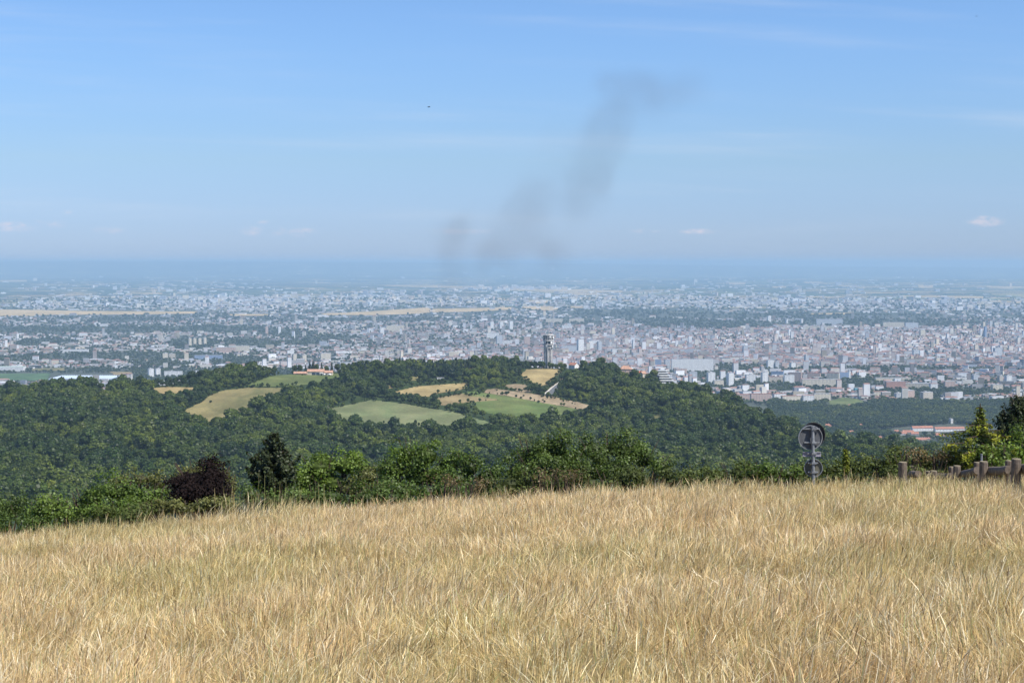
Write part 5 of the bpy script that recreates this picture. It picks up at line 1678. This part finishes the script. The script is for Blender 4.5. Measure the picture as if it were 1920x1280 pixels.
# ------------------------------------------------------------------ road signs seen from behind
def signs():
    Y0 = 41.0
    k = Y0 / FPX
    s, _ = slopes(1527, 880)
    X = float(s) * Y0
    zg = float(T(X, Y0))
    e = empty('road_sign', (X, Y0, zg), 'grey backs of two round road signs and a small plate on one steel post', 'road sign')
    def at(u, v, dy=0.0):
        p = P(u, v, Y0 + dy)
        return Vector((p.x - X, dy, p.z - zg))
    top, bot = at(1524, 801), Vector((.02, 0, -.5))
    MB().cyl(bot, top, .040, .040, 12).cyl(top, top + Vector((0, 0, .02)), .044, None, 12).build('post', M_GALV, e)
    def disc(u, v, rpx, dy, m_, nm, yaw=0.0, rim=True, rm=None):
        c = at(u, v, dy)
        r_ = rpx * k
        d = Vector((math.sin(yaw), -math.cos(yaw), 0))
        o = MB().cyl(c, c - d * .004, r_, None, 40).build(nm, m_, e)
        if rim:
            m = MB()
            n_ = 40
            a_ = d.cross(Vector((0, 0, 1))).normalized()
            ring = lambda rr_, off: [c + d * off + a_ * (rr_ * math.cos(2 * math.pi * q / n_)) + Vector((0, 0, rr_ * math.sin(2 * math.pi * q / n_))) for q in range(n_)]
            R0, R1, R2, R3 = ring(r_, -.006), ring(r_, .032), ring(r_ - .018, .032), ring(r_ - .018, .002)
            for A_, B_ in ((R0, R1), (R1, R2), (R2, R3)):
                for q in range(n_):
                    m.poly([A_[q], A_[(q + 1) % n_], B_[(q + 1) % n_], B_[q]])
            m.build('rim', rm or M_SIGNB, o, smooth=False)
        return o
    disc(1519, 820, 23.5, .085, M_SIGNB, 'upper_disc', .12, rm=M_GALV)
    disc(1524, 815, 24.0, .24, M_SIGND, 'rear_disc', .12, rm=M_SIGND)
    disc(1525, 877, 17.5, .085, M_SIGNO, 'lower_disc', -.1, rm=M_GALV)
    c0, c1 = at(1505, 847.5, .08), at(1539, 855, .08)
    MB().box(((c0.x + c1.x) / 2, .08, (c0.z + c1.z) / 2), (abs(c1.x - c0.x), .012, abs(c0.z - c1.z))).box(((c0.x + c1.x) / 2, .066, c0.z), (abs(c1.x - c0.x), .03, .012)).box(((c0.x + c1.x) / 2, .066, c1.z), (abs(c1.x - c0.x), .03, .012)).build('small_plate', mat('mauve_grey_plate', (.30, .28, .32), .6, .2, 5), e)
    for (u0, u1, v, nm) in ((1504, 1537, 803.5, 'bracket'), (1508, 1537, 829, 'bracket'), (1515, 1534, 867.5, 'bracket'), (1515, 1534, 884.5, 'bracket'), (1514, 1532, 849.8, 'bracket')):
        a, b = at(u0, v, .04), at(u1, v, .04)
        MB().box(((a.x + b.x) / 2, .052, a.z), (b.x - a.x, .028, .026)).box(((a.x + b.x) / 2, .030, a.z), (b.x - a.x, .010, .034)).box((at(1526, v).x, -.02, a.z), (.12, .07, .045)).build(nm, M_GALV, e)
    for dx in (-.34, .26):
        pass


signs()

# ------------------------------------------------------------------ log posts and rail
def posts():
    spec = [  # u, v top, width px, distance, label
        (1692.5, 865.5, 16.0, 37.0, 'thick log post standing alone at the left end of the fence'),
        (1711.5, 873.0, 11.0, 46.0, 'thinner log post just right of the lone thick one'),
        (1740.0, 882.5, 9.5, 43.0, 'thin log post nearly sunk in the grass, left one of its pair'),
        (1750.5, 882.0, 13.0, 41.5, 'thick log post nearly sunk in the grass, right one of its pair'),
        (1784.0, 874.5, 10.0, 41.5, 'slim log post at the beginning of the visible rail'),
        (1794.5, 872.5, 14.0, 40.0, 'thick log post at the beginning of the visible rail'),
        (1832.0, 866.0, 12.0, 38.0, 'rear log post of the pair under the golden conifer'),
        (1844.5, 864.5, 16.0, 36.5, 'front log post of the pair under the golden conifer'),
        (1891.5, 863.0, 13.0, 35.5, 'rear log post of the last pair before the picture edge'),
        (1905.5, 859.5, 18.0, 34.0, 'front log post with a split top, nearest of the fence')]
    for i_, (u, v, w_, Y0, lab) in enumerate(spec):
        p = P(u, v, Y0)
        r_ = w_ * Y0 / FPX / 2
        zg = float(T(p.x, Y0))
        h = p.z - zg
        e = empty('fence_post', (p.x, Y0, zg), lab, 'post', 'round log posts of the fence', rz=i_ * .7)
        n_ = 16
        m = MB()
        rr_ = random.Random(i_ + 50)
        ph = [rr_.uniform(.94, 1.06) for _ in range(n_)]
        rings = [(-.4, 1.04), (h * .4, 1.02), (h * .8, 1.0), (h - .035, .99), (h - .008, .93)]
        for z, f in rings:
            for q in range(n_):
                a = 2 * math.pi * q / n_
                m.V.append((r_ * f * ph[q] * math.cos(a), r_ * f * ph[q] * math.sin(a), z))
        for k in range(len(rings) - 1):
            for q in range(n_):
                m.F.append((k * n_ + q, k * n_ + (q + 1) % n_, (k + 1) * n_ + (q + 1) % n_, (k + 1) * n_ + q))
        m.build('log', M_LOG, e, smooth=False)
        MB().cyl((0, 0, h - .012), (0, 0, h), r_ * .93, r_ * .90, n_).build('cut_end', M_LOGTOP, e)
    for (u0, v0, Y0, u1, v1, Y1, r0, r1, lab) in (
            (1846, 884, 37.2, 1893, 880.5, 34.8, .10, .105, 'thick horizontal log rail between the conifer pair and the last pair of posts'),
            (1797, 891, 40.8, 1833, 881.5, 37.6, .085, .095, 'horizontal log rail sinking into the grass left of the conifer pair'),
            (1908, 880, 34.8, 1990, 874, 31.0, .11, .12, 'horizontal log rail running out past the picture edge'),
            (1752, 893, 43.0, 1786, 892, 41.0, .08, .085, 'lowest log rail almost hidden in the grass tops'),
            (1708, 889, 38.0, 1722, 888, 37.0, .08, .08, 'short stub of log rail beside the thinner post')):
        a, b = P(u0, v0, Y0), P(u1, v1, Y1)
        mid = (a + b) / 2
        m = MB().tube([a - mid, (a - mid) * .4 + Vector((0, 0, .01)), (b - mid) * .4 - Vector((0, 0, .008)), b - mid], [r0, r0 * 1.03, r1 * .98, r1], 12)
        o = m.build('fence_rail', M_LOG, None, mid)
        tag(o, lab, 'rail', 'log rails of the fence')
    p = P(1840.5, 852, 44)
    zg = float(T(p.x, 44.0))
    o = MB().cyl((0, 0, 0), (0, 0, p.z - zg), .03, None, 8).cyl((0, 0, p.z - zg), (0, 0, p.z - zg + .02), .036, None, 8).build('marker_pole', M_GALV, None, (p.x, 44, zg))
    tag(o, 'thin pale metal pole sticking up behind the paired log posts', 'pole')


posts()

# ------------------------------------------------------------------ the dry meadow
def grass_mat():
    m = bpy.data.materials.new('dry_grass')
    m.use_nodes = True
    t = NT(m.node_tree)
    at = t.n('ShaderNodeAttribute', attribute_name='Col').outputs['Color']
    pos = t.n('ShaderNodeNewGeometry').outputs['Position']
    big = t.noise(pos, .16, 4, .6)
    mid = t.noise(pos, .75, 4, .6)
    c = t.mix(t.maprange(big, .40, .66, 0, .55), at, t.mix(1.0, at, (.78, .88, .66, 1), 'MULTIPLY'))
    c = t.mix(t.maprange(mid, .52, .72, 0, .6), c, t.mix(1.0, c, (1.02, .93, .84, 1), 'MULTIPLY'))
    c = t.mix(t.maprange(t.noise(pos, 2.6, 3, .6), .3, .7, 0, 1), t.mix(1.0, c, (.80, .80, .80, 1), 'MULTIPLY'), t.mix(1.0, c, (1.13, 1.12, 1.1, 1), 'MULTIPLY'))
    b = t.n('ShaderNodeBsdfPrincipled', {'Base Color': c, 'Roughness': .42, 'Specular IOR Level': .6})
    tr = t.n('ShaderNodeBsdfTranslucent', {'Color': c})
    s = t.n('ShaderNodeMixShader', {0: .34, 1: b.outputs[0], 2: tr.outputs[0]}).outputs[0]
    t.n('ShaderNodeOutputMaterial', {'Surface': s})
    return m


M_GRASS = grass_mat()


def grass_patch(seed, n_stem=1250, n_leaf=850, size=1.0, hmul=1.0, wide=1.0):
    """ribbons: stems bent by the wind with seed heads, plus arching dry and green leaves"""
    r = np.random.default_rng(seed)
    def ribbon(x0, y0, H, W, bend, dirx, diry, head, col, segs):
        n_ = len(x0)
        ts = np.linspace(0, 1, segs + 1)
        Vs = np.zeros((n_, (segs + 1) * 2, 3))
        fa = r.uniform(0, math.pi, n_)
        wx, wy = np.cos(fa), np.sin(fa)
        for k, t in enumerate(ts):
            h = H * (t - .35 * bend * t ** 3)
            off = H * bend * t ** 2.4
            cx = x0 + dirx * off; cy_ = y0 + diry * off
            if head:
                wk = W * (1.0 if t < .72 else (3.3 if t < .95 else .8))
            else:
                wk = W * (1 - .85 * t)
            Vs[:, 2 * k] = np.stack([cx - wx * wk / 2, cy_ - wy * wk / 2, h], 1)
            Vs[:, 2 * k + 1] = np.stack([cx + wx * wk / 2, cy_ + wy * wk / 2, h], 1)
        f = np.array([[2 * k, 2 * k + 1, 2 * k + 3, 2 * k + 2] for k in range(segs)])
        Ff = (np.arange(n_)[:, None, None] * (segs + 1) * 2 + f[None]).reshape(-1, 4)
        return Vs.reshape(-1, 3), Ff, np.repeat(col, segs, axis=0)
    out = []
    # stems grow in loose tufts
    nt = 26
    tx, ty = r.uniform(-size * .55, size * .55, nt), r.uniform(-size * .55, size * .55, nt)
    def spots(n_, spread=.10):
        q = r.integers(0, nt, n_)
        return np.where(r.random(n_) < .6, tx[q] + r.normal(size=n_) * spread, r.uniform(-size * .55, size * .55, n_)), np.where(r.random(n_) < .6, ty[q] + r.normal(size=n_) * spread, r.uniform(-size * .55, size * .55, n_))
    x0, y0 = spots(n_stem)
    H = np.clip(r.normal(.60, .11, n_stem), .3, .95) * hmul
    bend = np.abs(r.normal(.34, .34, n_stem))
    a = r.normal(0.15, 1.1, n_stem)
    straw = np.array([(.80, .60, .295), (.85, .675, .375), (.57, .40, .175), (.95, .84, .60), (.70, .485, .26), (.14, .07, .035), (.46, .45, .19)])
    col = straw[r.choice(7, n_stem, p=[.25, .20, .17, .13, .13, .04, .08])] * r.uniform(.8, 1.15, (n_stem, 1))
    Vv, Ff, Cc = ribbon(x0, y0, H, .0021 * wide * r.uniform(.8, 1.3, n_stem), bend, np.cos(a), np.sin(a), True, col, 7)
    out.append((Vv, Ff, Cc))
    x0, y0 = spots(n_leaf, .07)
    H = np.clip(r.normal(.36, .12, n_leaf), .12, .7) * hmul
    bend = np.abs(r.normal(.55, .3, n_leaf))
    a = r.uniform(-math.pi, math.pi, n_leaf)
    lc = np.array([(.52, .40, .19), (.27, .31, .09), (.13, .21, .06), (.29, .20, .09), (.82, .73, .48)])
    col = lc[r.choice(5, n_leaf, p=[.30, .22, .16, .22, .10])] * r.uniform(.8, 1.15, (n_leaf, 1))
    out.append(ribbon(x0, y0, H, .0028 * wide * r.uniform(.7, 1.3, n_leaf), bend, np.cos(a), np.sin(a), False, col, 4))
    off = 0
    VV, FF, CC = [], [], []
    for a_, b_, c_ in out:
        VV.append(a_); FF.append(b_ + off); CC.append(c_); off += len(a_)
    return mesh_np('grass_tuft', np.concatenate(VV), np.concatenate(FF), M_GRASS, col=np.concatenate(CC))


GP = [grass_patch(300 + k) for k in range(5)] + [grass_patch(310, 1000, 700, 1.0, .8), grass_patch(311, 650, 1200, 1.0, .85)]
GFAR = [grass_patch(320 + k, 1000, 350, 1.0, 1.0, 1.1) for k in range(4)]
TALL = grass_patch(330, 60, 10, 1.0, 1.42, 1.2)
X, Y = jgrid(-34, 34, 5.0, 39.5, .70, .5)
k = (np.abs(X) < .345 * Y + 7.0)
X, Y = X[k], Y[k]
m = len(X)
Z = z_meadow(X, Y) - GRASS_H
farp = Y > 19
pick = np.where(farp, rng.integers(7, 11, m), rng.choice(7, m, p=[.17, .17, .17, .17, .12, .11, .09]))
sc = rng.uniform(.74, 1.14, m) * (1 + .16 * wob(X, Y, 1.7, 2.0))
rot = np.stack([rng.normal(size=m) * .10, rng.normal(size=m) * .10 + .03, rng.normal(size=m) * 1.0 + 1.3 * wob(X, Y, 1.1, 6.0)], 1)
scl = np.stack([np.full(m, 1.0), np.full(m, 1.0), sc], 1)
P0 = np.stack([X, Y, Z], 1)
# scattered taller stalks, thickest along the brow and left of the conifer
X2, Y2 = jgrid(-16, 16, 24, 41, 1.5, .5)
k = (np.abs(X2) < .345 * Y2 + 1) & (rng.random(len(X2)) < .55)
X2, Y2 = X2[k], Y2[k]
X3 = np.array([(u - 960) / FPX * 41.5 for u in rng.uniform(440, 575, 26)]); Y3 = rng.uniform(38.5, 42.5, 26)
Y4 = rng.uniform(30.5, 33.2, 70); X4 = np.array([(u - 960) / FPX for u in rng.uniform(1600, 1930, 70)]) * Y4
P2 = np.stack([np.concatenate([X2, X3, X4]), np.concatenate([Y2, Y3, Y4]), np.concatenate([z_meadow(X2, Y2) - GRASS_H, T(X3, Y3), T(X4, Y4)])], 1)
s2 = np.concatenate([rng.uniform(.75, 1.0, len(X2)), rng.uniform(1.25, 1.75, 26) + (Y3 - 38.5) * .12, rng.uniform(.82, 1.02, 70)])
m2 = len(P2)
gp = [bpy.data.objects.new('tuft', q) for q in GP + GFAR + [TALL]]
scatter('dry_meadow_grass', np.concatenate([P0, P2]), np.concatenate([rot, np.stack([np.zeros(m2), np.zeros(m2), rng.normal(size=m2) * .5], 1)]),
        np.concatenate([scl, np.stack([np.ones(m2), np.ones(m2), s2], 1)]), np.concatenate([pick, np.full(m2, 11)]), gp,
        'tall dry golden grass with drooping seed heads filling the meadow', 'grass')

# ------------------------------------------------------------------ birds
for (bu, bv, sc_, lab) in ((804, 201, 1.0, 'small dark bird flying high left of the smoke'), (1831, 31, .55, 'tiny bird speck near the top corner of the sky')):
    p = P(bu, bv, 300)
    e = empty('bird', p, lab, 'bird', rz=.4)
    m = MB().tube([(-.30, 0, 0), (-.12, 0, .01), (.1, 0, .02), (.24, 0, .03), (.32, 0, .02)], [.01, .06, .075, .05, .012], 8)
    m.build('body', M_BIRD, e)
    for s_q in (-1, 1):
        MB().poly([(.12, 0, .04), (.10, s_q * .28, .12), (-.02, s_q * .55, .07), (-.10, s_q * .25, .10), (-.12, 0, .03)]).poly([(.12, 0, .03), (-.12, 0, .02), (-.10, s_q * .25, .09), (-.02, s_q * .55, .062), (.10, s_q * .28, .11)]).build('wing', M_BIRD, e)
    MB().poly([(-.28, -.02, 0), (-.28, .02, 0), (-.46, .07, 0), (-.46, -.07, 0)]).poly([(-.28, .02, .01), (-.28, -.02, .01), (-.46, -.07, .01), (-.46, .07, .01)]).build('tail', M_BIRD, e)
    e.scale = (sc_,) * 3

# ------------------------------------------------------------------ drifting smoke
def smoke():
    Y0 = 420.0
    k = Y0 / FPX
    path = [(700, 660, 18), (735, 640, 34), (790, 605, 44), (835, 570, 52), (850, 510, 62), (860, 460, 80), (900, 425, 100), (960, 400, 125), (1020, 400, 130), (1070, 370, 125), (1105, 310, 115), (1140, 240, 110), (1180, 190, 100), (1240, 170, 92), (1300, 172, 80), (1350, 180, 40)]
    pts_ = [P(u, v, Y0) for u, v, _ in path]
    m = MB().tube(pts_, [q[2] * k for q in path], 14)
    mt = bpy.data.materials.new('thin_dark_smoke')
    mt.use_nodes = True
    t = NT(mt.node_tree)
    pos = t.n('ShaderNodeNewGeometry').outputs['Position']
    tot = None
    chains = ([(712, 648, 18, .4), (760, 625, 24, .35), (815, 600, 26, .35), (842, 550, 26, .25), (852, 495, 30, .28), (848, 445, 26, .65), (866, 425, 20, .4)],
              [(935, 482, 24, .6), (952, 445, 26, .45), (968, 405, 34, .7), (1005, 385, 34, .9), (1000, 425, 30, .6), (1040, 472, 28, .7)],
              [(1075, 405, 26, .35), (1100, 375, 30, .7), (1100, 330, 32, .9), (1122, 280, 34, .75), (1140, 235, 34, .75), (1165, 190, 30, .5), (1136, 155, 22, .7)],
              [(1185, 168, 28, .5), (1240, 186, 34, .5), (1300, 166, 28, .4)], [(1070, 285, 44, .3), (910, 440, 44, .25), (1060, 350, 44, .3)])
    blobs = []
    for ch in chains:
        for a_, b_ in zip(ch, ch[1:] + [ch[-1]]):
            blobs.append((a_[0], a_[1], a_[2], a_[2], a_[3]))
            if a_ is not b_: blobs.append(((a_[0] + b_[0]) / 2, (a_[1] + b_[1]) / 2, (a_[2] + b_[2]) * .42, (a_[2] + b_[2]) * .42, (a_[3] + b_[3]) * .38))
    wn = t.n('ShaderNodeTexNoise', {'Vector': pos, 'Scale': .05, 'Detail': 2.0}).outputs[1]
    wn = t.n('ShaderNodeVectorMath', {0: t.n('ShaderNodeVectorMath', {0: wn, 1: (.5, .5, .5)}, operation='SUBTRACT').outputs[0], 1: (14, 6, 14)}, operation='MULTIPLY').outputs[0]
    wpos = t.n('ShaderNodeVectorMath', {0: pos, 1: wn}, operation='ADD').outputs[0]
    for (u, v, ru, rv, am) in blobs:
        c = P(u, v, Y0)
        d = t.n('ShaderNodeVectorMath', {0: wpos, 1: tuple(c)}, operation='SUBTRACT').outputs[0]
        d = t.n('ShaderNodeVectorMath', {0: d, 1: (1 / (ru * k * 1.95), 1 / (60 * k), 1 / (rv * k * 1.95))}, operation='MULTIPLY').outputs[0]
        q = t.n('ShaderNodeVectorMath', {0: d}, operation='LENGTH').outputs['Value']
        g = t.n('ShaderNodeMapRange', {0: q, 1: 1.15, 2: 0.0, 3: 0.0, 4: am}, interpolation_type='SMOOTHERSTEP').outputs[0]
        tot = g if tot is None else t.math('ADD', tot, g)
    nz = t.maprange(t.noise(pos, .070, 4, .6), .30, .68, .45, 1.4)
    dens = t.math('MULTIPLY', t.math('MULTIPLY', t.math('MINIMUM', tot, 1.0), nz), .0190)
    pv_ = t.n('ShaderNodeVolumePrincipled', {'Color': (.30, .29, .30, 1), 'Density': dens, 'Anisotropy': 0.0})
    t.n('ShaderNodeOutputMaterial', {'Volume': pv_.outputs[0]})
    o = m.build('smoke_plume', mt)
    tag(o, 'thin dark smoke drifting up and to the right over the plain', 'smoke', kind='stuff')


smoke()

# ------------------------------------------------------------------ the air
def haze():
    mt = bpy.data.materials.new('haze_air')
    mt.use_nodes = True
    t = NT(mt.node_tree)
    pv_ = t.n('ShaderNodeVolumePrincipled', {'Color': HAZE_COL, 'Density': HAZE_DENS, 'Anisotropy': 0.0})
    t.n('ShaderNodeOutputMaterial', {'Volume': pv_.outputs[0]})
    L_ = 68000.0
    zt, zb = 78.0, -520.0
    o = MB().box((0, 0, (zt + zb) / 2), (2 * L_, 2 * L_, zt - zb)).build('haze', mt)
    tag(o, 'pale blue summer haze over the plain', 'haze', kind='stuff')


HAZE_DENS = 5.2e-5
HAZE_COL = (0.455, 0.66, 0.86, 1)
haze()
